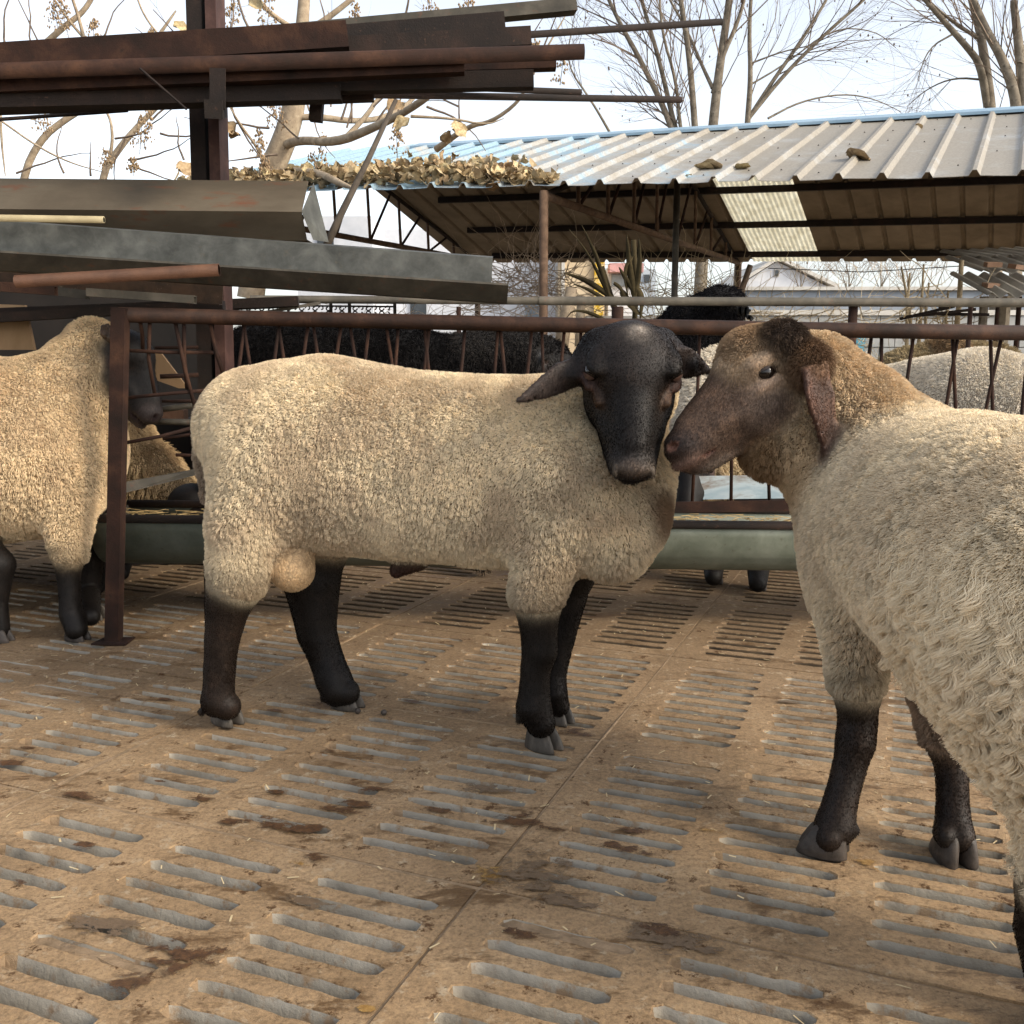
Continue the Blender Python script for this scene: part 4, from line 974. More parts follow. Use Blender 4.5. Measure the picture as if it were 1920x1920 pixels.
for px, py, Y, sc in ((1330, 312, 6.9, .17), (1320, 314, 6.85, .14), (1392, 314, 6.75, .12), (1610, 296, 6.7, .20), (1722, 238, 7.9, .07), (1010, 334, 7.1, .15), (1025, 336, 7.1, .1), (1290, 329, 6.7, .05), (925, 350, 7.2, .12)):
    # slide along the view ray until it meets the roof sheet
    best = None
    for k in range(60):
        Y_ = 6.0 + k * .06; p = P(px, py, Y_); q_ = p[:2] @ eav[:2] - skew * ((p[:2] - nL[:2]) @ across); lo = stn(nL, nR, q_); hi = stn(rL, rR, q_)
        u = ((p[:2] - lo[:2]) @ across) / ((hi[:2] - lo[:2]) @ across); z = lo[2] + (hi[2] - lo[2]) * u
        if p[2] < z + .02 and u > 0: best = p; break
    put_leaf(best if best is not None else roof_pt(qa + 3, .1), sc, sg, .25).scale = (sc, sc, sc * .5)
m_stick = M('dark_dead_stick', [(.3, (.03, .022, .016)), (.7, (.09, .07, .05))], 12, .85, 0, .5, 60)
ds = MB().tube([P(608, 470, 4.6), P(640, 400, 4.65), P(690, 300, 4.8), P(742, 188, 5.0)], [.020, .017, .014, .011], 8).build('dead_branch', m_stick, None, True)
tag(ds, 'dark dead branch leaning from the channels up past the leaf heap', 'branch')
# ---------------------------------------------------------------- trees
def branch_pts(p, d, L, n, wob, up, rg):
    pts = [np.array(p)]; d = np.array(d) / np.linalg.norm(d)
    for k in range(n):
        d = d + rg.normal(0, wob, 3) + np.array([0, 0, up]); d /= np.linalg.norm(d); pts.append(pts[-1] + d * L / n)
    return pts, d
def grow(mb, p, d, L, r, depth, rg, wob=.07, up=.05, kids=3, spread=.6, minr=.002, seeds=None, ratio=.62):
    n = 7 if depth > 1 else 5
    pts, de = branch_pts(p, d, L, n, wob, up, rg)
    rr = [r * (1 - .6 * k / n) for k in range(n + 1)]
    mb.tube(pts, rr, 6 if r > .03 else 4 if r > .012 else 3, cap=False)
    if depth <= 0 or r < minr:
        if seeds is not None: seeds.append((pts[-1], pts[-2]))
        return
    for k in range(kids + (rg.random() < .5)):
        i = rg.integers(max(1, n // 4), n + 1); q_ = pts[i]; t = pts[i] - pts[i - 1]; t /= np.linalg.norm(t)
        a = rg.normal(0, 1, 3); a -= t * (a @ t); a /= np.linalg.norm(a)
        dd = t + a * spread * rg.uniform(.5, 1.2)
        grow(mb, q_, dd, L * ratio * rg.uniform(.75, 1.15), rr[i] * rg.uniform(.42, .6), depth - 1, rg, wob, up, kids, spread, minr, seeds, ratio)
def curve(pts, k=3):
    for _ in range(k):
        o = [pts[0]]
        for a, b in zip(pts[:-1], pts[1:]): o += [lerp(a, b, .25), lerp(a, b, .75)]
        pts = o + [pts[-1]]
    return pts
def fan_tree(Y, seed, label, stems, twigs=6, group='bare trees behind the shed', dens=1.0):
    """stems: list of (pixel polyline, start radius, end radius); the first is the trunk"""
    rg = np.random.default_rng(seed); b0 = stems[0][0][0]; base = P(b0[0], b0[1], Y) * np.array([1, 1, 0])
    e = empty('bare_tree', base, label, 'tree', group); mb = MB(); cw = MB(); sd_ = []
    for si, (pl, r0, r1) in enumerate(stems):
        dy = 0 if si == 0 else rg.uniform(-.5, .5)
        pts = [P(x, y, Y + dy * (k / len(pl))) for k, (x, y) in enumerate(pl)]
        if si == 0: pts = [base] + pts
        pts = curve(pts, 2); n = len(pts); mb.tube(pts, list(np.linspace(r0 * .56, r1 * .42, n)), 10, cap=False)
        for k in range(int(twigs * (2 if si else 1) * dens)):
            i = rg.integers(n // 3, n - 1); t = pts[i + 1] - pts[i]; t /= np.linalg.norm(t); r = lerp(r0, r1, i / n)
            a = rg.normal(0, 1, 3) * [1, .7, .8]; a -= t * (a @ t); a /= np.linalg.norm(a)
            grow(cw, pts[i], t + a * rg.uniform(.4, .9), Y * rg.uniform(.05, .12), min(r * .20, .012), 3, rg, .09, .03, 3, .6, .0015, sd_, .62)
    mb.build('trunk', m_bark2, e, True); cw.build('crown', m_twig, e)
    bm_ = MB()
    for a, b in sd_[::7]:
        s_ = Y * .0008 * rg.uniform(.7, 1.4); bm_.add([a + [s_, 0, 0], a + [-s_, 0, 0], a + [0, s_, 0], a + [0, -s_, 0], a + [0, 0, s_ * 1.6], a - [0, 0, s_ * 1.6]], [(0, 2, 4), (2, 1, 4), (1, 3, 4), (3, 0, 4), (2, 0, 5), (1, 2, 5), (3, 1, 5), (0, 3, 5)])
    tag(bm_.build('buds', m_twig, e), kind='stuff')
fan_tree(15.0, 1, 'large bare tree with many stems fanning out above the shed centre', [
    ([(1312, 560), (1318, 460), (1330, 330), (1338, 220), (1350, 120), (1368, 0), (1375, -80)], .20, .09),
    ([(1314, 480), (1308, 330), (1302, 220), (1292, 100), (1276, 0), (1268, -60)], .11, .06),
    ([(1312, 480), (1285, 330), (1258, 230), (1205, 120), (1160, 40), (1128, -30)], .11, .045),
    ([(1312, 480), (1290, 330), (1262, 225), (1238, 120), (1215, 40), (1190, -40)], .09, .045),
    ([(1305, 420), (1275, 240), (1268, 150), (1240, 60), (1235, -40)], .06, .03),
    ([(1338, 175), (1352, 110), (1385, 40), (1405, -40)], .08, .045),
    ([(1336, 165), (1315, 120), (1290, 60), (1245, -20)], .055, .03),
    ([(1150, 260), (1110, 190), (1060, 120), (1075, 40)], .04, .012)], 7)
fan_tree(16.5, 4, 'bare tree whose long limbs sweep out to the right over the grey roof', [
    ([(1380, 560), (1392, 360), (1402, 225), (1408, 140), (1404, 60), (1412, -60)], .13, .05),
    ([(1402, 225), (1450, 150), (1500, 80), (1550, 0), (1575, -50)], .07, .04),
    ([(1403, 222), (1470, 140), (1540, 70), (1620, 0), (1660, -40)], .07, .035),
    ([(1405, 160), (1470, 122), (1560, 52), (1640, 56), (1680, 90)], .03, .010),
    ([(1440, 222), (1500, 190), (1580, 175), (1640, 185), (1690, 210)], .035, .010),
    ([(1405, 120), (1470, 95), (1540, 82)], .03, .012)], 5, dens=.8)
fan_tree(14.0, 5, 'tall bare tree forking just inside the right edge', [
    ([(1870, 560), (1862, 300), (1858, 200), (1846, 110), (1838, 60), (1812, -40)], .17, .10),
    ([(1852, 200), (1838, 120), (1815, 90), (1770, 40), (1735, 0), (1700, -40)], .10, .05),
    ([(1840, 75), (1800, 50), (1760, 20), (1720, -20)], .05, .03),
    ([(1848, 150), (1790, 145), (1740, 165), (1700, 200)], .03, .008),
    ([(1790, 62), (1740, 90), (1720, 150)], .028, .008)], 6)
fan_tree(13.5, 6, 'bare tree with heavy dark trunk cut by the right edge', [
    ([(1905, 560), (1906, 300), (1908, 190), (1880, 110), (1850, 60), (1812, -30)], .17, .09),
    ([(1930, 400), (1920, 190), (1912, 100), (1900, 0)], .17, .09),
    ([(1912, 120), (1935, 60), (1960, 0)], .08, .05), ([(1905, 150), (1860, 60), (1800, 0)], .035, .012)], 5)
for k_, (px, Y, lb) in enumerate(((1590, 30, 'small distant bare tree standing beyond the grey wall'), (1500, 34, 'faint distant bare tree right of the white gable'), (1700, 32, 'faint distant bare tree beyond the wall toward the right'), (1650, 36, 'tiny distant bare tree between two others beyond the wall'))):
    fan_tree(Y, 30 + k_, lb, [([(px, 560), (px + 3, 520), (px - 4, 495)], .07, .02), ([(px, 545), (px + 16, 505)], .04, .015), ([(px, 545), (px - 14, 508)], .04, .015)], 5, 'small bare trees in the distance', .7)
# pale tree on the left with seed sprays
rg = np.random.default_rng(21)
e = empty('pale_tree', P(500, 600, 8.2) * np.array([1, 1, 0]), 'pale smooth barked tree with seed sprays behind the steel stack', 'tree', 'pale trees by the rack')
mb = MB(); Yt = 8.4
def poly(mb, pts, rad, n=10):
    q_ = [P(x, y, Y) for x, y, Y in pts]
    # smooth by midpoints
    for _ in range(2):
        o = [q_[0]]; 
        for a, b in zip(q_[:-1], q_[1:]): o += [lerp(a, b, .25), lerp(a, b, .75)]
        q_ = o + [q_[-1]]
    rad = list(rad); rad[-1] *= .35 if 0 < pts[-1][1] < 1e4 and len(rad) < 7 else 1
    r = np.interp(np.linspace(0, 1, len(q_)), np.linspace(0, 1, len(rad)), [x * .82 * Yt / FPX for x in rad]); mb.tube(q_, list(r), n, cap=False); return q_
t0 = poly(mb, [(470, 560, 8.4), (492, 400, 8.4), (506, 325, 8.4), (535, 260, 8.4), (552, 200, 8.4), (560, 120, 8.4), (571, 0, 8.4), (575, -120, 8.4)], [30, 28, 27, 26, 24, 15, 12, 9])
main = [([(528, 275, 8.4), (560, 262, 8.2), (630, 268, 7.8), (700, 240, 7.4), (770, 205, 7.0), (830, 160, 6.8), (900, 110, 6.6)], [11, 9, 9, 7, 6, 5]),
        ([(555, 220, 8.4), (600, 219, 8.4), (660, 228, 8.5), (720, 222, 8.6), (775, 190, 8.8), (800, 140, 8.9)], [7, 7, 6, 5, 4]),
        ([(640, 266, 8.0), (690, 215, 8.1), (710, 180, 8.2), (770, 160, 8.3)], [6, 5, 4]),
        ([(515, 325, 8.4), (560, 320, 8.0), (600, 325, 7.7), (640, 345, 7.5), (660, 352, 7.4)], [9, 8, 7, 5]),
        ([(770, 218, 7.0), (850, 222, 7.0), (910, 235, 7.0), (945, 222, 7.0)], [3, 2, 1.5]),
        ([(818, 280, 7.5), (880, 235, 7.3), (920, 230, 7.2), (975, 190, 7.1), (990, 150, 7), (1060, 30, 7)], [7, 4, 3, 2.5]),
        ([(497, 318, 8.3), (485, 280, 8.1), (455, 240, 8.0), (430, 200, 7.9)], [3.5, 3, 2.5, 2]),
        ([(575, 60, 8.4), (620, 30, 8.4), (670, -10, 8.4)], [8, 6, 5]), ([(560, 60, 8.4), (505, 25, 8.3), (470, -20, 8.2)], [6, 5, 4])]
for pts, rad in main: poly(mb, pts, rad)
mb.build('trunk', m_bark, e, True)
def shoots(mb, seeds, starts, n, rg, Y):
    for x, y, dx, dy, L in starts:
        a = P(x, y, Y); dr = P(x + dx, y + dy, Y) - a; pts, _ = branch_pts(a, dr, L, 8, .13, .02, rg); mb.tube(pts, [.010 * (1 - .75 * k / 8) for k in range(9)], 4, cap=False); seeds.append(pts)
def sprays(parent, lst, seed):
    rg = np.random.default_rng(seed); st_ = MB(); pd = MB()
    for px, py, Y, h in lst:
        a = P(px, py, Y); H = h * Y / FPX; ax_ = np.array([rg.normal(0, .15), rg.normal(0, .15), 1.0]); st_.tube([a, a + ax_ * H], [.0035, .0015], 3)
        for k in range(int(26)):
            u = rg.uniform(.08, 1); an = rg.uniform(0, 6.28); r = H * .26 * (1.15 - u); b = a + ax_ * H * u; c = b + np.array([math.cos(an) * r, math.sin(an) * r, r * .35]); st_.tube([b, c], .0013, 3, cap=False)
            for q_ in range(3):
                s_ = .0085 * rg.uniform(.7, 1.2); d = c + rg.normal(0, .013, 3); pd.add([d + [s_, 0, 0], d + [-s_, 0, 0], d + [0, s_, 0], d + [0, -s_, 0], d + [0, 0, s_ * 1.5], d - [0, 0, s_ * 1.5]], [(0, 2, 4), (2, 1, 4), (1, 3, 4), (3, 0, 4), (2, 0, 5), (1, 2, 5), (3, 1, 5), (0, 3, 5)])
    tag(st_.build('seed_stalks', m_twig, parent), kind='stuff'); tag(pd.build('seed_pods', m_seed, parent), kind='stuff')
cw = MB(); sdl = []
shoots(cw, sdl, [(430, 170, -20, 60, .9), (432, 195, 30, 90, .8), (470, 60, -30, -60, .8), (640, 225, 15, -60, .5), (700, 240, 40, -50, .6), (745, 222, 10, -80, .5), (860, 235, 5, -60, .35), (890, 170, 20, -60, .5), (800, 200, 40, 20, .6), (600, 90, 20, -50, .5), (650, 240, 40, -70, .5), (505, 240, -50, -10, .7), (520, 290, -60, 20, .5), (575, 190, 15, 90, .5), (660, 230, -10, -70, .4), (940, 150, 60, -80, .6), (1000, 140, 20, -80, .6), (880, 30, 10, -60, .5), (760, 30, 10, -60, .4)], 0, rg, 8.0)
for x, y in ((430, 80), (455, 150), (560, 260), (620, 200), (700, 200), (760, 170), (860, 200), (960, 100)): grow(cw, P(x, y, 8), (rg.normal(0, 1), .2, .6), .8, .009, 2, rg, .14, 0, 2, .7, .001)
cw.build('crown', m_twig, e)
sprays(e, [(430, 62, 8.2, 62), (500, 60, 8.2, 62), (520, 250, 8.1, 60), (480, 300, 8.1, 50), (590, 330, 8.0, 70), (745, 300, 7.8, 60), (660, 60, 8.0, 45), (805, 30, 7.9, 50), (880, 60, 7.9, 70), (600, 150, 8, 60), (1050, 160, 7.5, 50), (1010, 120, 7.5, 40), (270, 280, 8.2, 62), (500, 340, 7.9, 40)], 3)
lf = MB()
for px, py, Y, sc in ((432, 240, 7.9, .10), (440, 255, 7.9, .08), (742, 200, 6.9, .11), (755, 232, 6.9, .09), (860, 245, 7.2, .12), (840, 258, 7.2, .1), (338, 50, 7.9, .08), (480, 4, 7.9, .12), (350, 320, 7.8, .14), (480, 1180, 3, .0001)):
    if sc > .01: o = put_leaf(P(px, py, Y), sc * 1.3, e, 1.0)
e2 = empty('pale_tree', P(40, 600, 9.0) * np.array([1, 1, 0]), 'pale branching tree at the far left seen between the tube bundle and channels', 'tree', 'pale trees by the rack')
mb = MB()
for pts, rad in (([(20, 520, 9), (42, 330, 9), (75, 262, 9), (120, 225, 9), (180, 190, 9), (260, 120, 9), (330, 20, 9)], [11, 9, 8, 7, 5]), ([(180, 500, 9), (190, 330, 9), (215, 290, 9), (250, 245, 9), (300, 195, 9), (380, 110, 9)], [10, 9, 8, 6, 5]), ([(205, 300, 9), (212, 260, 9), (206, 215, 9), (180, 190, 9.1)], [5, 4, 3, 2]),
    ([(70, 95, 9), (120, 50, 9), (160, 20, 9), (185, -30, 9)], [8, 7, 6, 5]), ([(160, 85, 8.9), (150, 40, 8.9), (130, -20, 8.8)], [5, 4, 3]), ([(0, 160, 8.9), (2, 260, 8.9), (10, 330, 8.9)], [3, 3, 3]),
    ([(165, 80, 8.9), (130, 40, 8.9), (95, -10, 8.8)], [3.5, 3, 2.5]), ([(0, 225, 8.8), (70, 275, 8.8), (130, 305, 8.8), (190, 322, 8.8)], [2.5, 2.2, 2]), ([(305, 75, 8.8), (270, 30, 8.8), (255, -10, 8.8)], [2.5, 2.2, 2])):
    poly(mb, pts, rad, 8)
mb.build('trunk', m_bark, e2, True)
cw = MB(); sdl = []
shoots(cw, sdl, [(75, 95, -30, -70, .8), (60, 90, -40, -80, .8), (10, 90, -5, -80, .6), (190, 75, 30, -60, .5), (215, 260, 60, -10, .8), (240, 300, 60, -12, .7), (240, 310, 60, 30, .5), (235, 260, -20, 60, .5), (120, 325, -20, -70, .5), (170, 330, 2, -50, .3), (300, 250, 60, 20, .6), (285, 225, 60, -30, .6), (30, 325, 60, -20, .7), (330, 130, -30, -60, .5), (345, 300, -10, -60, .4)], 0, rg, 8.9)
cw.build('crown', m_twig, e2)
sprays(e2, [(130, 75, 8.8, 65), (110, 62, 8.8, 50), (175, 80, 8.8, 40), (90, 262, 8.8, 60), (262, 290, 8.8, 60), (200, 325, 8.8, 40), (250, 330, 8.8, 30), (285, 78, 8.8, 20)], 5)

# ---------------------------------------------------------------- buildings and walls behind the yard
m_grey = M('blue_grey_render', [(.3, (.19, .215, .25)), (.7, (.28, .31, .35))], 2.5, .9, 0, .2, 30)
m_cap = M('pale_concrete', [(.3, (.40, .38, .34)), (.7, (.58, .56, .52))], 5, .9, 0, .3, 30)
m_white = M('white_wash', [(.3, (.48, .50, .54)), (.7, (.62, .63, .66))], 2, .9, 0, .1, 30)
m_block = M('concrete_block', [(.3, (.24, .245, .24)), (.7, (.37, .37, .36))], 9, .95, 0, .4, 60)
m_glass = M('dark_glass', [(.3, (.03, .035, .04)), (.7, (.06, .07, .08))], 3, .15, 0, 0)
def xz(px, Y): return P(px, 600, Y)[0]
def zz(py, Y): return P(960, py, Y)[2]
Yw = 17.0
wl = empty('boundary_wall', (xz(1600, Yw), Yw, 0), 'long low blue grey rendered wall with pale coping beyond the pen', 'wall')
MB().box((xz(1330, Yw), Yw, zz(600, Yw)), (xz(2300, Yw), Yw + .25, zz(545, Yw))).build('wall', m_grey, wl)
MB().box((xz(1325, Yw), Yw - .08, zz(545, Yw) + .004), (xz(2305, Yw), Yw + .35, zz(538, Yw))).build('coping', m_cap, wl)
# lower blockwork, block by block where it shows
Yb = 13.0
bw = empty('block_wall', (xz(1650, Yb), Yb, 0), 'grey concrete block wall seen between the rods right of the brown faced sheep', 'wall')
MB().box((xz(1100, Yb), Yb + .03, 0), (xz(2250, Yb), Yb + .2, zz(592, Yb))).build('core', M('mortar', [(.3, (.22, .21, .2)), (.7, (.32, .31, .29))], 8, .95, 0, .3, 40), bw)
bme = MB().box((-.195, -.02, -.095), (.195, .035, .095)).mesh('block'); bme.materials.append(m_block)
zt = zz(592, Yb); x = xz(1330, Yb)
for r in range(8):
    for k in range(22):
        o = bpy.data.objects.new('block', bme); C.objects.link(o); o.parent = bw; o.matrix_parent_inverse = Matrix.Translation(-Vector(bw.location))
        o.location = (x + k * .402 + (.2 if r % 2 else 0), Yb + rng.normal(0, .004), zt - .1 - r * .202)
MB().box((xz(1325, Yb), Yb - .05, zt + .004), (xz(2250, Yb), Yb + .25, zt + .07)).build('ledge', m_cap, bw)
# white gable house
Yh = 42.0
ho = empty('gable_house', (xz(1455, Yh), Yh, 0), 'distant white gable house with one small square window', 'house')
xs_ = [xz(q_, Yh) for q_ in (1385, 1452, 1548)]; ze, za, zr = zz(535, Yh), zz(490, Yh), zz(537, Yh)
mb = MB(); vs = []
for dy in (0, 8): vs += [(xs_[0], Yh + dy, 0), (xs_[2], Yh + dy, 0), (xs_[2], Yh + dy, zr), (xs_[1], Yh + dy, za), (xs_[0], Yh + dy, ze)]
mb.add(vs, [(0, 1, 2, 3, 4), (9, 8, 7, 6, 5), (0, 4, 9, 5), (1, 6, 7, 2)]); mb.build('wall', m_white, ho)
mb = MB()
for a_, za_, b_, zb_ in ((xs_[0] - .3, ze - .12, xs_[1], za + .05), (xs_[1], za + .05, xs_[2] + .4, zr - .10)):
    mb.add([(a_, Yh - .3, za_), (b_, Yh - .3, zb_), (b_, Yh + 8.3, zb_), (a_, Yh + 8.3, za_), (a_, Yh - .3, za_ + .16), (b_, Yh - .3, zb_ + .16), (b_, Yh + 8.3, zb_ + .16), (a_, Yh + 8.3, za_ + .16)], [(3, 2, 1, 0), (4, 5, 6, 7), (0, 1, 5, 4), (1, 2, 6, 5), (2, 3, 7, 6), (3, 0, 4, 7)])
mb.build('roof', m_cap, ho)
fw_ = MB().box((xz(1448, Yh), Yh - .05, zz(519, Yh)), (xz(1457, Yh), Yh - .004, zz(505, Yh))).build('window', m_cap, ho); MB().box((xz(1449.5, Yh), Yh - .08, zz(517.5, Yh)), (xz(1455.5, Yh), Yh - .054, zz(506.5, Yh))).build('pane', m_glass, fw_)
# left background buildings
def bld(label, x0, x1, ytop, Y, mat, dep=5, parts=()):
    e = empty('building', (xz((x0 + x1) / 2, Y), Y, 0), label, 'building'); MB().box((xz(x0, Y), Y, 0), (xz(x1, Y), Y + dep, zz(ytop, Y))).build('wall', mat, e)
    for nm, a, b, c, d, m_, pr in parts: MB().box((xz(a, Y), Y - pr, zz(d, Y)), (xz(b, Y), Y - .003, zz(c, Y))).build(nm, m_, e)
    return e
m_cream = M('cream_render', [(.3, (.50, .38, .24)), (.7, (.62, .50, .34))], 2, .9, 0, .2, 20)
m_yel = M('yellow_lattice', [(.45, (.55, .33, .02)), (.6, (.68, .55, .30))], 12, .8, 0, .2, 20)
m_pink = M('pink_roof', [(.3, (.42, .22, .22)), (.7, (.52, .30, .30))], 5, .7, 0, .1, 20)
m_bluegl = M('blue_grey_glazing', [(.3, (.14, .17, .20)), (.7, (.26, .30, .34))], 6, .3, 0, 0)
bld('tall white house wall behind the vines left of the shed post', 700, 1048, 430, 22, m_white, 6, (('window', 770, 800, 560, 600, m_glass, .05), ('window', 985, 1010, 570, 600, m_bluegl, .05), ('drainpipe', 1041, 1047, 500, 640, m_cap, .12)))
bld('cream building with a yellow lattice corner behind the dry corn stalks', 1049, 1133, 440, 21, m_cream, 6, (('lattice_corner', 1113, 1130, 450, 640, m_yel, .08), ('pilaster', 1052, 1058, 450, 640, m_cap, .08)))
bld('low house with pink roof edge and blue grey glazing behind the dead stalks', 1140, 1195, 500, 24, m_white, 6, (('roof_edge', 1138, 1200, 497, 513, m_pink, .5), ('glazing', 1145, 1187, 515, 537, m_bluegl, .06)))
bld('flat pale building under the shed eave beyond the pink roofed house', 1196, 1228, 505, 26, M('flat_grey_wall', [(.3, (.30, .34, .38)), (.7, (.42, .45, .48))], 2, .9, 0, .1), 6, (('window', 1206, 1216, 515, 530, m_glass, .05),))
bld('pale house seen under the left end of the shed roof', 560, 700, 405, 20, m_white, 6, (('window', 600, 630, 440, 470, m_glass, .05),))
# wrought iron gate with scrolls
ga = empty('iron_gate', P(620, 600, 9.0) * np.array([1, 1, 0]), 'black wrought iron fence with scrolls glimpsed under the channels', 'gate'); Yg = 9.0
fm = MB(); 
for y in (572, 592, 640): fm.tube([P(430, y, Yg), P(740, y + 3, Yg)], .009, 6)
fmo = fm.build('rail', m_dark, ga); fmo['kind'] = 'stuff'
scr = MB()
for k in range(24):
    cx = 440 + k * 12.5
    for yy, s_ in ((578, 1), (588, -1)):
        pts = []
        for t_ in np.linspace(0, 1, 12): an = t_ * 4.8 + k % 2 * math.pi; r = 5.2 * (1 - .6 * t_); pts.append(P(cx + math.cos(an) * r, yy + s_ * math.sin(an) * r, Yg))
        scr.tube(pts, .006, 4)
scr = scr.build('scrollwork', m_dark, ga); scr['kind'] = 'stuff'
for px in (430, 620, 655, 740): p = P(px, 565, Yg); MB().tube([(p[0], p[1], 0), p], .016, 6).build('post', m_dark, ga)
# tangled vines and dead reeds
def tangle(name, label, cat, x0, x1, y0, y1, Y, n, L, r, seed, mat, vert=.25, kind=None):
    rg = np.random.default_rng(seed); mb = MB()
    for k in range(n):
        p = P(rg.uniform(x0, x1), rg.uniform(y0, y1), Y + rg.uniform(-.6, .6)); d = np.array([rg.normal(0, 1), rg.normal(0, .4), rg.normal(vert, .5)])
        pts, _ = branch_pts(p, d, L * rg.uniform(.5, 1.3), 6, .28, 0, rg); mb.tube(pts, [r, r * .9, r * .8, r * .7, r * .6, r * .5, r * .3], 3, cap=False)
    o = mb.build(name, mat); return tag(o, label, cat, kind=kind)
m_vine = M('dry_vine', [(.3, (.26, .20, .15)), (.7, (.46, .38, .30))], 20, .9, 0, 0)
m_straw2 = M('dry_reed', [(.3, (.36, .28, .17)), (.7, (.55, .46, .32))], 20, .9, 0, 0)
tangle('vine_thicket', None, None, 925, 1070, 505, 560, 9.5, 130, .8, .0045, 1, m_vine, kind='stuff')
tangle('vine_thicket', None, None, 880, 1130, 560, 660, 9.0, 80, .7, .004, 2, m_vine, kind='stuff')
tangle('dry_undergrowth', None, None, 1200, 1400, 540, 660, 11, 130, 1.0, .005, 3, m_straw2, .6, kind='stuff')
tangle('dry_undergrowth', None, None, 1390, 1640, 585, 650, 11.5, 120, .9, .005, 4, m_straw2, .1, kind='stuff')
tangle('dry_undergrowth', None, None, 660, 900, 575, 640, 9.8, 50, .7, .004, 5, m_vine, .1, kind='stuff')
tangle('distant_twigs', None, None, 1480, 1800, 500, 540, 30, 110, 1.3, .008, 6, m_vine, 1.6, kind='stuff')
def stem(name, label, cat, pts, Y, r0, r1, mat, group=None):
    q_ = [P(x, y, Y) for x, y in pts]; mb = MB(); n = len(q_); mb.tube(q_, [lerp(r0, r1, k / (n - 1)) for k in range(n)], 8); return tag(mb.build(name, mat, None, True), label, cat, group)
stem('wooden_post', 'old leaning wooden post below the vines', 'post', [(1052, 650), (1062, 590), (1072, 540)], 7.0, .05, .04, m_bark, 'posts in the background')
stem('wooden_post', 'second wooden post with peeling bark right of the leaning one', 'post', [(1086, 650), (1088, 600), (1090, 555)], 7.4, .035, .03, m_bark, 'posts in the background')
stem('wooden_post', 'slanted weathered stake rising in front of the white gable house', 'post', [(1375, 590), (1392, 540), (1407, 497)], 9.0, .03, .025, m_twig, 'posts in the background')
rgr = np.random.default_rng(9)
for k, (x, y, tx, ty, lb) in enumerate(((1700, 655, 1706, 512, 'tall dry stalk nearest the block wall corner'), (1722, 655, 1732, 495, 'tallest straight dry stalk of the clump'), (1738, 655, 1742, 530, 'short dry stalk between two taller ones'), (1790, 650, 1803, 488, 'thick knotted dry stalk just left of the corrugated shack'), (1712, 655, 1690, 500, 'dry stalk leaning left over the wall'), (1772, 655, 1778, 545, 'thin dry stalk right of the clump'))):
    stem('dry_stalk', lb, 'plant', [(x, y), ((x + tx) / 2 + rgr.normal(0, 3), (y + ty) / 2), (tx, ty)], 8.5, .018 if k != 3 else .026, .008 if k != 3 else .02, m_straw2, 'dry stalks by the shack')
tangle('dry_undergrowth', None, None, 1685, 1800, 560, 640, 8.5, 40, .5, .006, 8, m_straw2, .2, kind='stuff')
pk = empty('plank_pile', P(1760, 590, 8.0), 'dark rotten planks propped across the dry stalks', 'planks')
for a_, b_, w_ in (((1688, 598), (1790, 574), .05), ((1745, 588), (1855, 590), .04), ((1700, 594), (1830, 580), .03), ((1760, 577), (1860, 562), .03)): MB().beam(P(*a_, 8.1), P(*b_, 7.9), w_, .022).build('plank', m_rustdk, pk)
# corrugated shack at the right edge
sk_ = empty('corrugated_shack', P(1890, 600, 8.0) * np.array([1, 1, 0]), 'small shack with grey corrugated roof sheets cut by the right edge', 'shack')
m_asb = M('weathered_fibre_cement', [(.3, (.26, .24, .21)), (.7, (.42, .40, .36))], 5, .95, 0, .3, 50)
def wavy(a, b, dvec, n, name, parent, mat, amp=.020, waves=9):
    mb = MB(); top = []
    for j in range(2):
        for k in range(waves * 8 + 1):
            u = k / (waves * 8); top.append(lerp(np.array(a), np.array(b), u) + np.array(dvec) * j + np.array([0, 0, amp * math.sin(u * waves * 2 * math.pi)]))
    m_ = waves * 8 + 1; fs = [(k, k + 1, m_ + k + 1, m_ + k) for k in range(m_ - 1)]
    mb.add(top, fs); mb.add([p - np.array([0, 0, .008]) for p in top], [f_[::-1] for f_ in fs]); o0 = 2 * m_
    mb.f += [(k, o0 + k, o0 + k + 1, k + 1) for k in range(m_ - 1)]; mb.mi += [0] * (m_ - 1); return mb.build(name, mat, parent, True)
m_brick = M('dusty_red_brick', [(.3, (.20, .12, .08)), (.7, (.34, .22, .15))], 9, .9, 0, .3, 60)
a0 = P(1852, 552, 8.0); a1 = P(2150, 560, 7.4); wavy(a0, a1, (-.12, .45, .20), 0, 'roof_sheet', sk_, m_asb); a0 = P(1840, 515, 8.35); a1 = P(2150, 512, 7.8); wavy(a0 + [0, 0, .03], a1 + [0, 0, .03], (-.1, .5, .16), 0, 'roof_sheet', sk_, m_asb)
a0 = P(1828, 489, 8.7); a1 = P(2100, 480, 8.2); wavy(a0 + [0, 0, .03], a1 + [0, 0, .03], (-.1, .5, .1), 0, 'roof_sheet', sk_, m_asb)
for px, Y, r in ((1846, 8.1, .035), (1882, 8.3, .06), (1912, 8.0, .02), (1872, 8.0, .015)): p = P(px, 556, Y); MB().tube([(p[0], p[1], 0), p], r, 8).build('post', m_bark2 if r > .03 else m_rust, sk_)
for k, (px, py) in enumerate(((1862, 496), (1858, 535), (1905, 500))):
    p = P(px, py, 8.1); o = MB().box((-.06, -.035, -.018), (.06, .035, .018)).build('brick', m_brick, sk_); o.location = p; o.rotation_euler = (.2, 0, .3 * k)
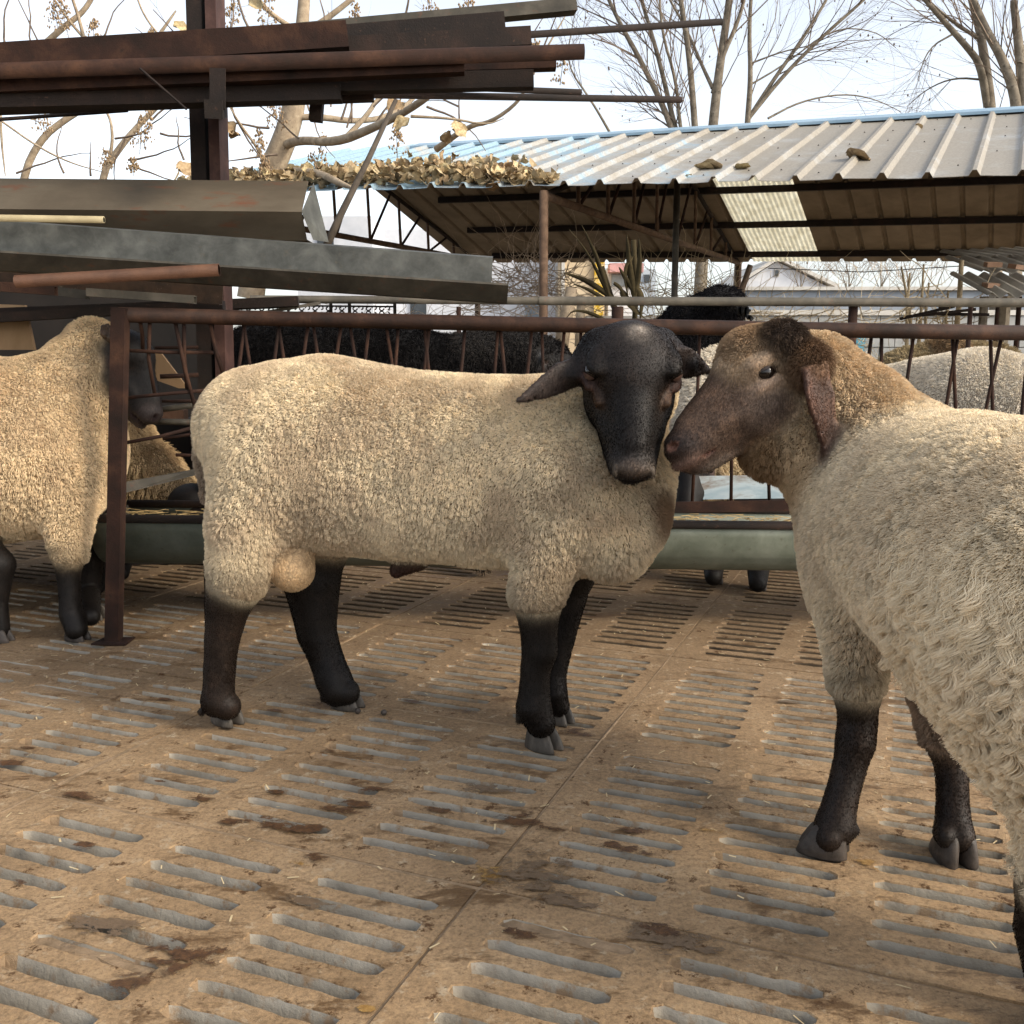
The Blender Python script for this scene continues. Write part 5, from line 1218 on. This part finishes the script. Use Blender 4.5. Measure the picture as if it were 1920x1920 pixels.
dr = empty('blue_door', P(1617, 650, 12.8), 'blue painted door panel in the block wall', 'door'); MB().box((xz(1604, 12.8), 12.78, 0), (xz(1624, 12.8), 12.9, zz(632, 12.8))).build('panel', M('blue_paint', [(.3, (.05, .22, .32)), (.7, (.09, .30, .40))], 5, .6, 0, .1), dr)
# dry corn plant
cn = empty('dry_corn_stalk', P(1160, 620, 5.2) * np.array([1, 1, 0]), 'dry corn plant with dark curled leaves rising before the shed post', 'plant')
m_corn = M('withered_corn', [(.3, (.018, .014, .008)), (.6, (.05, .038, .018)), (.8, (.12, .09, .045))], 9, .9, 0, .3, 60, spec=.1)
def blade(pts, wd, Y):
    q_ = [P(x, y, Y) for x, y in pts]
    for _ in range(2):
        o = [q_[0]]
        for a_, b_ in zip(q_[:-1], q_[1:]): o += [lerp(a_, b_, .25), lerp(a_, b_, .75)]
        q_ = o + [q_[-1]]
    n = len(q_); vs = []; side = np.array([.8, .3, .5])
    for k, p in enumerate(q_):
        w_ = .85 * wd * Y / FPX * math.sin(math.pi * (.12 + .86 * k / (n - 1))) ** .8; an = k * .12; t_ = q_[min(k + 1, n - 1)] - q_[max(k - 1, 0)]; t_ = t_ / (np.linalg.norm(t_) + 1e-9); s2 = np.cross(t_, [0, 1.0, 0]) * math.cos(an) + np.array([0, .6, 0]) * math.sin(an); vs += [p - s2 * w_, p + np.array([0, -.012, -.006]), p + s2 * w_]
    mb = MB(); mb.add(vs, [(3*i, 3*i+1, 3*i+4, 3*i+3) for i in range(n-1)] + [(3*i+1, 3*i+2, 3*i+5, 3*i+4) for i in range(n-1)]); return mb.build('blade', m_corn, cn, True)
for pts, wd in (([(1165, 600), (1130, 530), (1100, 470), (1068, 430)], 5), ([(1150, 580), (1125, 500), (1105, 450), (1090, 420)], 6), ([(1140, 560), (1120, 480), (1098, 440)], 5), ([(1150, 560), (1100, 525), (1058, 512)], 7), ([(1160, 580), (1110, 545), (1075, 532)], 5), ([(1160, 620), (1120, 590), (1075, 580), (1062, 595)], 5),
    ([(1190, 560), (1180, 500), (1175, 440)], 8), ([(1190, 560), (1200, 500), (1198, 445)], 7), ([(1190, 550), (1172, 520), (1160, 500)], 6), ([(1195, 540), (1205, 560), (1200, 600)], 8), ([(1165, 545), (1180, 570), (1200, 590), (1215, 600)], 10), ([(1150, 530), (1165, 540), (1195, 600)], 5), ([(1185, 480), (1170, 510), (1178, 560)], 6)): blade(pts, wd, 5.2)
for a_, b_ in (((1150, 700), (1160, 600)), ((1160, 600), (1128, 500)), ((1185, 700), (1192, 560)), ((1192, 560), (1188, 450))): MB().tube([P(*a_, 5.25), P(*b_, 5.25)], .014, 8).build('stalk', m_corn, cn, True)
# overhead wires
wr = MB().tube([P(1440, 503, 26), P(1620, 510, 26), P(1830, 497, 26)], .012, 4).build('overhead_wire', m_dark); tag(wr, 'single thin overhead wire sagging across the pale sky under the shed eave', 'wire')
# ---------------------------------------------------------------- the sheep
CREAM = (.84, .70, .485); CREAMD = (.42, .33, .24); BLK = (.007, .0052, .0042); BRN = (.014, .009, .0065); WHT = (.66, .60, .50)
def q(px, py, Y, r): return (P(px, py, Y), r * Y / FPX)
def finish(name, B, h, label, cat, group, loc, fl, eye_fr=None, hooves=(), eye_sides=(1, -1), ey={}):
    e = empty(name, loc, label, cat, group)
    V, Q, N, col, wool = B.mesh(h)
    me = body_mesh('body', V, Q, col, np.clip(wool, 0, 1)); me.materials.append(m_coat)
    link('body', me, None, e)
    for i, f in enumerate(fl):
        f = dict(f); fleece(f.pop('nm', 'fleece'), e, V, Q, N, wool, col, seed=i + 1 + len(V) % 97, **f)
    if eye_fr is not None: eyes(e, eye_fr, eye_sides, **ey)
    for hf in hooves: hoof(e, *hf)
    return e
FUR = dict(nm='short_coat', skin=True, L=.0045, clump=.004, rad=.0004, lay=(0, 0, -2.6), spread=.0, stain=0, thr=.35, keys=3, crn_=.03)
GR = 'sheep in the pen'
def ram():
    B = Body(); W = 1.0
    B.chain([q(486, 805, 2.42, 116), q(545, 830, 2.41, 152), q(610, 850, 2.40, 181), q(760, 872, 2.36, 175), q(900, 882, 2.31, 176), q(1030, 886, 2.27, 178), q(1108, 905, 2.20, 136)], .06, CREAM, W)
    B.ell(P(1150, 985, 2.16), (.098, .12, .125), .06, CREAM, W)
    B.chain([q(500, 860, 2.30, 100), q(462, 985, 2.27, 74), q(447, 1078, 2.27, 50)], .06, CREAM, W)
    B.chain([q(560, 890, 2.50, 100), q(600, 1000, 2.48, 60)], .06, CREAM, W)
    B.chain([q(447, 1070, 2.27, 46), q(428, 1130, 2.27, 43), q(416, 1200, 2.27, 32), q(411, 1255, 2.27, 29), q(410, 1290, 2.27, 29), q(409, 1312, 2.27, 32), q(426, 1324, 2.265, 26)], .045, BRN, 0)
    B.chain([q(592, 1010, 2.48, 56), q(585, 1090, 2.46, 53), q(594, 1185, 2.45, 37), q(612, 1235, 2.44, 32), q(625, 1272, 2.42, 34), q(634, 1292, 2.41, 33), q(650, 1298, 2.40, 25)], .045, BLK, 0)
    B.chain([q(1060, 900, 2.14, 125), q(1025, 1030, 2.12, 66), q(1008, 1110, 2.12, 46)], .06, CREAM, W)
    B.chain([q(1007, 1110, 2.12, 40), q(1010, 1165, 2.12, 37), q(1012, 1222, 2.12, 34), q(1005, 1250, 2.12, 29), q(1002, 1292, 2.12, 29), q(1001, 1325, 2.12, 34), q(1014, 1355, 2.115, 28)], .04, BLK, 0)
    for c_ in ((974, 1345, 2.12), (380, 1332, 2.27), (608, 1306, 2.41)):
        for dy_ in (-.012, .012): B.ell(P(*c_) + np.array([0, dy_, 0]), (.009, .007, .010), .006, (.02, .016, .013), 0)
    B.chain([q(1075, 1050, 2.32, 60), q(1066, 1110, 2.32, 36), q(1053, 1190, 2.31, 26), q(1037, 1265, 2.30, 24), q(1038, 1300, 2.29, 26), q(1047, 1322, 2.29, 21)], .035, BLK, 0)
    B.chain([q(1070, 835, 2.24, 122), q(1130, 790, 2.22, 104), q(1180, 735, 2.20, 84)], .05, CREAM, W)
    B.chain([q(1110, 820, 2.22, 84), q(1172, 880, 2.19, 92)], .05, CREAM, W)
    B.ell(P(1212, 960, 2.12), (.04, .05, .06), .05, (.26, .16, .09), .95)
    B.chain([q(556, 1005, 2.34, 34), q(548, 1066, 2.30, 43)], .02, (.50, .35, .20), .35)        # scrotum
    B.chain([q(775, 1045, 2.34, 30), q(744, 1070, 2.33, 14)], .03, (.045, .022, .016), .3)
    B.chain([q(396, 780, 2.42, 26), q(386, 860, 2.42, 20), q(390, 930, 2.42, 12)], .02, CREAMD, W)
    o = P(1180, 648, 2.06); n = P(1193, 893, 1.86); fr = frame(o, n - o, (0, -1, .55), (1.0, 1.36, 1.12))
    head(B, fr, (.014, .0105, .009), BLK, (.016, .014, .014), ez=.028, ey=.060, ex=.094, nz=-.024, ns=(.016, .0055, .010))
    B.ell((.286, 0, -.020), (.016, .024, .012), .01, (.060, .044, .034), 0, fr=fr); B.ell((.034, .006, .0735), (.011, .005, .004), .004, (.34, .29, .24), 0, fr=fr)
    for sg in (1, -1): B.ell((.140, sg * .050, .004), (.018, .007, .008), .012, (.060, .034, .020), 0, fr=fr); B.ell((.288, sg * .0265, -.026), (.012, .004, .010), .006, (.10, .08, .06), 0, fr=fr)
    B.cone(P(1120, 655, 2.06), P(1072, 704, 2.02), .040, .020, .03, BLK, 0); B.cone(P(1240, 650, 2.07), P(1288, 684, 2.07), .038, .022, .03, BLK, 0)
    a0 = P(1088, 690, 2.03); a1 = P(974, 755, 1.95)
    B.ear(a0, a1 - a0, (.30, .1, 1), np.linalg.norm(a1 - a0) * 1.04, .034, .006, .22, .012, .012, (.028, .02, .017), 0)
    a0 = P(1262, 670, 2.03); a1 = P(1330, 697, 2.12)
    B.ear(a0, a1 - a0, (.1, -.1, 1), np.linalg.norm(a1 - a0), .032, .006, .2, .012, .012, (.03, .02, .016), 0)
    return finish('ram', B, .006, 'cream woolled ram with black face turned to the camera and black legs', 'ram', GR,
        (-.3, 2.3, 0), [dict(n=270000, L=.0095, clump=.0165, rad=.00075, lay=(0, 0, -.35), spread=.06, stain=.26, crack=.55, rnd_=.28, mud=lambda p: np.clip((.43 - p[:, 2]) / .12, 0, .8) * np.clip(vnoise(p, 9, 4) * 2 - .6, 0, 1)), dict(FUR, n=90000)], fr,
        [(G(426, 1354), R(-40), 1.04), (G(650, 1326), R(-25), 1.02), (G(1018, 1402), R(-42), 1.06), (G(1048, 1353), R(-45), .9)], ey=dict(x=.094, z=.028, y=.0585, tilt=.8))
def ewe_right():
    B = Body(); W = 1.0; WC = (.85, .71, .50)
    B.chain([q(1722, 965, 1.86, 196), q(1800, 1010, 1.62, 236), q(1915, 1070, 1.38, 282), q(2095, 1160, 1.16, 340)], .08, WC, W)
    B.ell(P(1660, 970, 1.92), (.145, .16, .20), .08, WC, W)                     # shoulder, chest
    B.ell(P(1612, 1090, 1.86), (.085, .12, .13), .07, WC, W)
    B.chain([q(1660, 900, 1.93, 130), q(1600, 790, 1.97, 108), q(1530, 715, 1.98, 88)], .06, (.72, .55, .35), W)
    B.chain([q(1600, 900, 1.95, 100), q(1500, 830, 1.96, 72)], .06, (.66, .49, .30), W)
    B.ell(P(1440, 840, 1.97), (.055, .07, .06), .03, (.30, .19, .10), .8)
    B.chain([q(1618, 1050, 1.80, 92), q(1606, 1200, 1.74, 60), q(1606, 1275, 1.72, 44)], .06, WC, W)       # near fore leg, woolly
    B.chain([q(1606, 1270, 1.72, 40), q(1608, 1350, 1.72, 36), q(1604, 1390, 1.71, 37), q(1592, 1440, 1.70, 31), q(1574, 1510, 1.68, 32), q(1566, 1548, 1.67, 39), q(1554, 1572, 1.65, 27)], .035, BRN, 0)
    for dx_ in (-.012, .014): B.ell(P(1588, 1556, 1.66) + np.array([dx_, .012 - dx_, 0]), (.008, .008, .010), .006, (.02, .015, .012), 0); B.ell(P(1789, 1572, 1.62) + np.array([dx_ * 1.3, 0, 0]), (.008, .008, .011), .006, (.02, .015, .012), 0)
    B.chain([q(1770, 1150, 1.78, 110), q(1768, 1300, 1.72, 60), q(1775, 1370, 1.70, 42)], .06, (.50, .36, .25), W)
    B.chain([q(1775, 1370, 1.70, 38), q(1785, 1450, 1.68, 29), q(1787, 1530, 1.66, 31), q(1787, 1562, 1.65, 36), q(1788, 1580, 1.65, 29)], .035, BRN, 0)
    B.chain([q(2100, 1260, 1.14, 300), q(2030, 1550, 1.16, 105), q(1990, 1660, 1.17, 58)], .08, WC, W)       # hip hanging at the right edge
    B.chain([q(1960, 1640, 1.18, 48), q(1945, 1740, 1.20, 42), q(1975, 1900, 1.20, 36), (G(1990, 2000, .06), .024)], .04, BRN, 0)
    B.chain([(P(2250, 1300, 1.18), .12), (P(2350, 1700, 1.2), .05), (G(2380, 1960, .06), .024)], .05, BRN, 0)
    o = P(1480, 672, 1.99); n = P(1254, 806, 1.93); fr = frame(o, n - o, (-.45, 0, 1), (1.06, 1.20, 1.12))
    head(B, fr, (.10, .066, .044), (.075, .047, .032), (.030, .020, .016), (.11, .076, .056), (.24, .175, .125), wool_top=(.44, .31, .19), wl=.9, nz=-.026, ns=(.016, .009, .0055), noc=(.20, .10, .07), lip=(.16, .08, .06))
    B.ell((.262, 0, -.062), (.036, .030, .014), .012, (.24, .15, .115), 0, fr=fr)
    B.ell((.215, 0, -.085), (.05, .022, .014), .015, (.26, .21, .17), .2, fr=fr)
    B.ell(P(1468, 640, 1.93), (.045, .05, .04), .02, (.055, .038, .028), .6)
    B.ell(P(1405, 650, 1.98), (.045, .06, .035), .02, (.40, .27, .16), .9)
    a0 = P(1520, 690, 1.86); a1 = P(1560, 842, 1.84)
    B.ear(a0, a1 - a0, (1, .45, -.1), np.linalg.norm(a1 - a0) * 1.22, .037, .006, .3, -.015, .016, (.06, .03, .02), 0)
    B.ell(P(1515, 685, 1.90), (.04, .045, .045), .02, (.16, .095, .055), .7)
    yr = lambda p: 1 + 1.7 * np.clip((1.50 - p[:, 1]) / .3, 0, 1) * np.clip((.62 - p[:, 2]) / .2 + .2, 0, 1)
    return finish('ewe', B, .006, 'cream curly woolled sheep with brown face in profile, cropped by the right edge', 'sheep', GR,
        (.7, 1.5, 0), [dict(n=310000, L=.011, clump=.017, rad=.00075, lay=(0, 0, -.35), spread=.10, stain=.12, crack=.6, rnd_=.26),
         dict(n=60000, L=.028, clump=.014, rad=.00055, lay=(0, -.1, -1.5), spread=.65, curl=.22, keys=10, stain=.05, crack=0, sel=lambda c: np.clip((1.38 - c[:, 1]) / .15, 0, 1) * np.clip((.66 - c[:, 2]) / .12, 0, 1)), dict(FUR, n=60000)], fr,
        [(G(1547, 1598), R(155), 1.08, m_hoofdk), (G(1788, 1612), R(92), 1.12, m_hoofdk), (G(1990, 2005), R(100), 1.0, m_hoofdk)])
def sheep_left():
    B = Body(); W = 1.0; WC = (.80, .62, .39)
    B.chain([q(-330, 860, 3.25, 170), q(-120, 850, 3.25, 185), q(60, 840, 3.22, 165), q(110, 850, 3.2, 120)], .08, WC, W)
    B.chain([q(95, 790, 3.2, 120), q(150, 700, 3.2, 72), q(175, 650, 3.2, 52)], .07, WC, W)
    B.chain([q(185, 690, 3.2, 55), q(215, 745, 3.2, 42)], .05, WC, W)
    B.chain([q(120, 900, 3.12, 80), q(128, 985, 3.08, 42), q(130, 1035, 3.06, 30)], .05, WC, W)
    B.chain([q(126, 1030, 3.06, 28), q(130, 1100, 3.05, 20), q(133, 1150, 3.04, 21), q(143, 1180, 3.02, 21)], .03, BLK, 0)
    B.chain([q(150, 950, 3.32, 46), q(165, 1050, 3.32, 28), q(168, 1110, 3.32, 20), (G(170, 1156, .06), .03)], .03, BLK, 0)
    B.chain([q(-180, 950, 3.1, 90), q(-60, 1010, 3.06, 42), q(-5, 1060, 3.04, 32), q(-8, 1130, 3.03, 21), q(-2, 1180, 3.02, 20)], .04, BLK, .1)
    B.chain([q(-330, 950, 3.4, 90), q(-330, 1070, 3.4, 40), q(-340, 1140, 3.4, 20), (G(-330, 1180, .06), .03)], .04, BLK, 0)
    o = P(212, 648, 3.2); n = P(288, 742, 3.16); fr = frame(o, n - o, (.6, 0, 1), (.95, 1.2, 1.2))
    head(B, fr, BLK, BLK, (.03, .022, .02))
    a0 = P(190, 622, 3.1); a1 = P(232, 640, 2.99)
    B.ear(a0, a1 - a0, (.3, 0, -1), .15, .034, .006, .3, 0, .012, (.07, .045, .03), 0)
    return finish('ewe', B, .009, 'tan woolled sheep with black face behind the fence end post at the left edge', 'sheep', GR,
        (-1.6, 3.2, 0), [dict(n=150000, L=.011, clump=.020, rad=.0011, spread=.08, lay=(0, 0, -.35), stain=.2, crack=.5), dict(FUR, n=8000, rad=.0006)], fr,
        [(G(145, 1200), R(-20), .95, m_hoofdk), (G(180, 1160), R(-20), 1.0), (G(2, 1203), R(-10), .9, m_hoofdk), (G(-325, 1182), 0, .9, m_hoofdk)])
def sheep_feeding():
    B = Body(); W = 1.0; WC = (.50, .36, .20)
    B.chain([q(-160, 860, 3.85, 120), q(60, 850, 3.85, 140), q(170, 860, 3.83, 125), q(270, 900, 3.78, 75), q(330, 935, 3.72, 50)], .08, WC, W)
    B.chain([q(170, 900, 3.7, 90), q(175, 1000, 3.7, 45), q(180, 1060, 3.7, 20), (G(182, 1100, .06), .028)], .05, BLK, .2)
    B.chain([q(200, 900, 3.95, 80), q(225, 1020, 3.95, 34), (G(228, 1075, .06), .028)], .05, BLK, .1)
    B.chain([q(-180, 900, 3.7, 80), q(-190, 1040, 3.7, 30), (G(-190, 1110, .06), .028)], .05, BLK, .1)
    B.chain([q(-160, 900, 3.98, 80), q(-140, 1040, 3.98, 30), (G(-140, 1080, .06), .028)], .05, BLK, .1)
    o = P(352, 945, 3.60); n = P(395, 985, 3.36); fr = frame(o, n - o, (.1, -.6, 1), (.85, 1.2, 1.1)); head(B, fr, BLK, BLK)
    return finish('ewe', B, .012, 'tan sheep bending its neck down to the feed trough behind the end post', 'sheep', GR,
        (-1.7, 3.85, 0), [dict(n=35000, L=.026, clump=.024, rad=.0016, lay=(0, 0, -.9), spread=.6)], fr,
        [(G(345, 1052), R(-20), 1.0, m_hoofdk), (G(182, 1106), 0, .9, m_hoofdk)])
def black_long():
    B = Body(); W = 1.0; K = (.006, .005, .005)
    B.chain([q(505, 725, 4.15, 118), q(620, 730, 4.15, 130), q(760, 738, 4.12, 124), q(860, 742, 4.08, 104), q(960, 715, 4.05, 84)], .08, K, W)
    B.chain([q(890, 700, 4.05, 74), q(1000, 688, 4.02, 60)], .06, (.025, .022, .02), W)
    B.chain([q(480, 820, 4.15, 90), q(480, 950, 4.15, 32), (G(480, 1050, .06), .03)], .06, K, W)
    B.chain([q(900, 820, 4.1, 80), q(900, 950, 4.1, 32), (G(905, 1055, .06), .03)], .06, K, W)
    o = P(1015, 668, 4.02); n = P(1085, 730, 3.9); fr = frame(o, n - o, (.4, -.1, 1), (.9, 1.2, 1.1)); head(B, fr, K, K, wool_top=K, wl=.8)
    a0 = P(1006, 668, 3.95); a1 = P(1030, 690, 3.8)
    B.ear(a0, a1 - a0, (.4, 0, -1), .12, .03, .006, .3, 0, .012, (.05, .05, .05), 0)
    return finish('black_sheep', B, .012, 'long black sheep standing behind the rail with its head lowered to the right', 'sheep', GR,
        (-.7, 4.1, 0), [dict(n=45000, L=.022, clump=.016, rad=.0013, lay=(0, 0, -.8), stain=0)], fr, [(G(480, 1058), 0, .9, m_hoofdk), (G(905, 1062), 0, .9, m_hoofdk)])
def black_up():
    B = Body(); W = 1.0; K = (.010, .009, .010)
    B.chain([q(1180, 760, 4.7, 110), q(1262, 680, 4.6, 84), q(1300, 622, 4.55, 62), q(1345, 585, 4.5, 46)], .06, K, W)
    B.chain([q(1100, 800, 4.9, 130), q(1180, 780, 4.7, 120)], .08, K, W)
    B.chain([q(1200, 850, 4.6, 60), q(1200, 980, 4.6, 25), (G(1200, 1010, .06), .03)], .06, K, W)
    B.chain([q(1080, 850, 4.9, 60), q(1080, 960, 4.9, 25), (G(1080, 990, .06), .03)], .06, K, W)
    o = P(1352, 570, 4.5); n = P(1392, 612, 4.75); fr = frame(o, n - o, (.3, .1, 1), (.95, 1.25, 1.2)); head(B, fr, K, K, wool_top=K, wl=.9)
    a0 = P(1386, 572, 4.40); a1 = P(1414, 606, 4.36)
    B.ear(a0, a1 - a0, (-.8, .5, .3), .115, .032, .006, .3, 0, .012, (.012, .012, .012), 0)
    return finish('black_sheep', B, .012, 'black sheep raising its curly neck over the thin rear rail', 'sheep', GR,
        (.6, 4.7, 0), [dict(n=35000, L=.02, clump=.016, rad=.0014, lay=(0, 0, -.6), stain=0)], fr, [(G(1200, 1014), 0, .9, m_hoofdk), (G(1080, 995), 0, .9, m_hoofdk)])
def feeder_white():
    B = Body(); W = 1.0; WC = (.52, .40, .24)
    B.chain([q(1335, 740, 4.75, 108), q(1365, 780, 4.35, 125), q(1370, 820, 4.0, 110)], .08, (.80, .71, .57), W)
    B.chain([q(1365, 840, 3.95, 100), q(1310, 875, 3.75, 62)], .06, WC, W)
    B.chain([q(1340, 900, 3.92, 60), q(1338, 1000, 3.86, 26), q(1338, 1050, 3.85, 22), (G(1338, 1082, .05), .034)], .05, BLK, .1)
    B.chain([q(1425, 900, 3.85, 60), q(1424, 1000, 3.76, 26), q(1422, 1060, 3.74, 22), (G(1421, 1094, .05), .034)], .05, BLK, .1)
    B.chain([q(1330, 860, 4.8, 80), q(1330, 980, 4.8, 28), (G(1330, 1002, .06), .03)], .06, BLK, 0)
    o = P(1300, 862, 3.68); n = P(1286, 930, 3.50); fr = frame(o, n - o, (-.3, -1, .5), (.85, 1.2, 1.1)); head(B, fr, BLK, BLK)
    return finish('ewe', B, .012, 'white backed sheep facing the trough with black muzzle lowered and two black feet under it', 'sheep', GR,
        (1.0, 4.3, 0), [dict(n=45000, L=.02, clump=.02, rad=.0016)], fr, [(G(1340, 1092), R(-90), 1.0, m_hoofdk), (G(1421, 1104), R(-90), 1.0, m_hoofdk), (G(1330, 1010), R(-90), 1, m_hoofdk)])
def rump_white():
    B = Body(); W = 1.0; WC = (.80, .71, .57)
    B.chain([q(1660, 800, 4.6, 110), q(1740, 790, 4.35, 118), q(1835, 790, 4.05, 134), q(1900, 800, 3.95, 130)], .08, WC, W)
    B.chain([q(1900, 880, 3.9, 90), q(1905, 1000, 3.9, 32), (G(1905, 1080, .06), .03)], .06, (.1, .07, .05), .4)
    B.chain([q(1800, 880, 4.2, 80), q(1790, 1000, 4.2, 30), (G(1790, 1040, .06), .03)], .06, (.1, .07, .05), .4)
    B.chain([q(1660, 880, 4.6, 80), q(1650, 960, 4.6, 30), (G(1650, 1005, .06), .03)], .06, BLK, .1)
    B.chain([q(1640, 770, 4.7, 62), q(1615, 820, 4.6, 50)], .06, WC, W)
    o = P(1608, 815, 4.6); n = P(1580, 900, 4.5); fr = frame(o, n - o, (-1, -.2, .5), (.9, 1.2, 1.1)); head(B, fr, BLK, BLK)
    return finish('ewe', B, .012, 'white sheep with high round rump standing behind the rail at the right', 'sheep', GR,
        (1.9, 4.2, 0), [dict(n=70000, L=.012, clump=.022, rad=.0013, stain=.05, spread=.1, crack=.5)], fr, [(G(1905, 1085), R(160), .9, m_hoofdk), (G(1790, 1045), R(160), .9, m_hoofdk)])
def far_tan():
    B = Body(); W = 1.0; WC = (.36, .28, .16)
    B.chain([q(1695, 712, 6.0, 56), q(1770, 690, 6.1, 50), q(1850, 715, 6.2, 70)], .08, WC, W)
    B.chain([q(1760, 672, 6.0, 34), q(1795, 650, 5.9, 20)], .05, (.30, .2, .11), W)
    B.chain([q(1700, 760, 6.0, 34), (G(1700, 905, .05), .03)], .05, BLK, 0)
    B.chain([q(1850, 760, 6.2, 34), (G(1850, 900, .05), .03)], .05, BLK, 0)
    return finish('ewe', B, .018, 'olive tan sheep far behind the white rump with only its back showing', 'sheep', GR,
        (2.6, 6.0, 0), [dict(n=12000, L=.03, clump=.03, rad=.0022)], None, [(G(1700, 910), 0, .9, m_hoofdk), (G(1850, 905), 0, .9, m_hoofdk)])
for f in (ram, ewe_right, sheep_left, sheep_feeding, black_long, black_up, feeder_white, rump_white, far_tan): f()
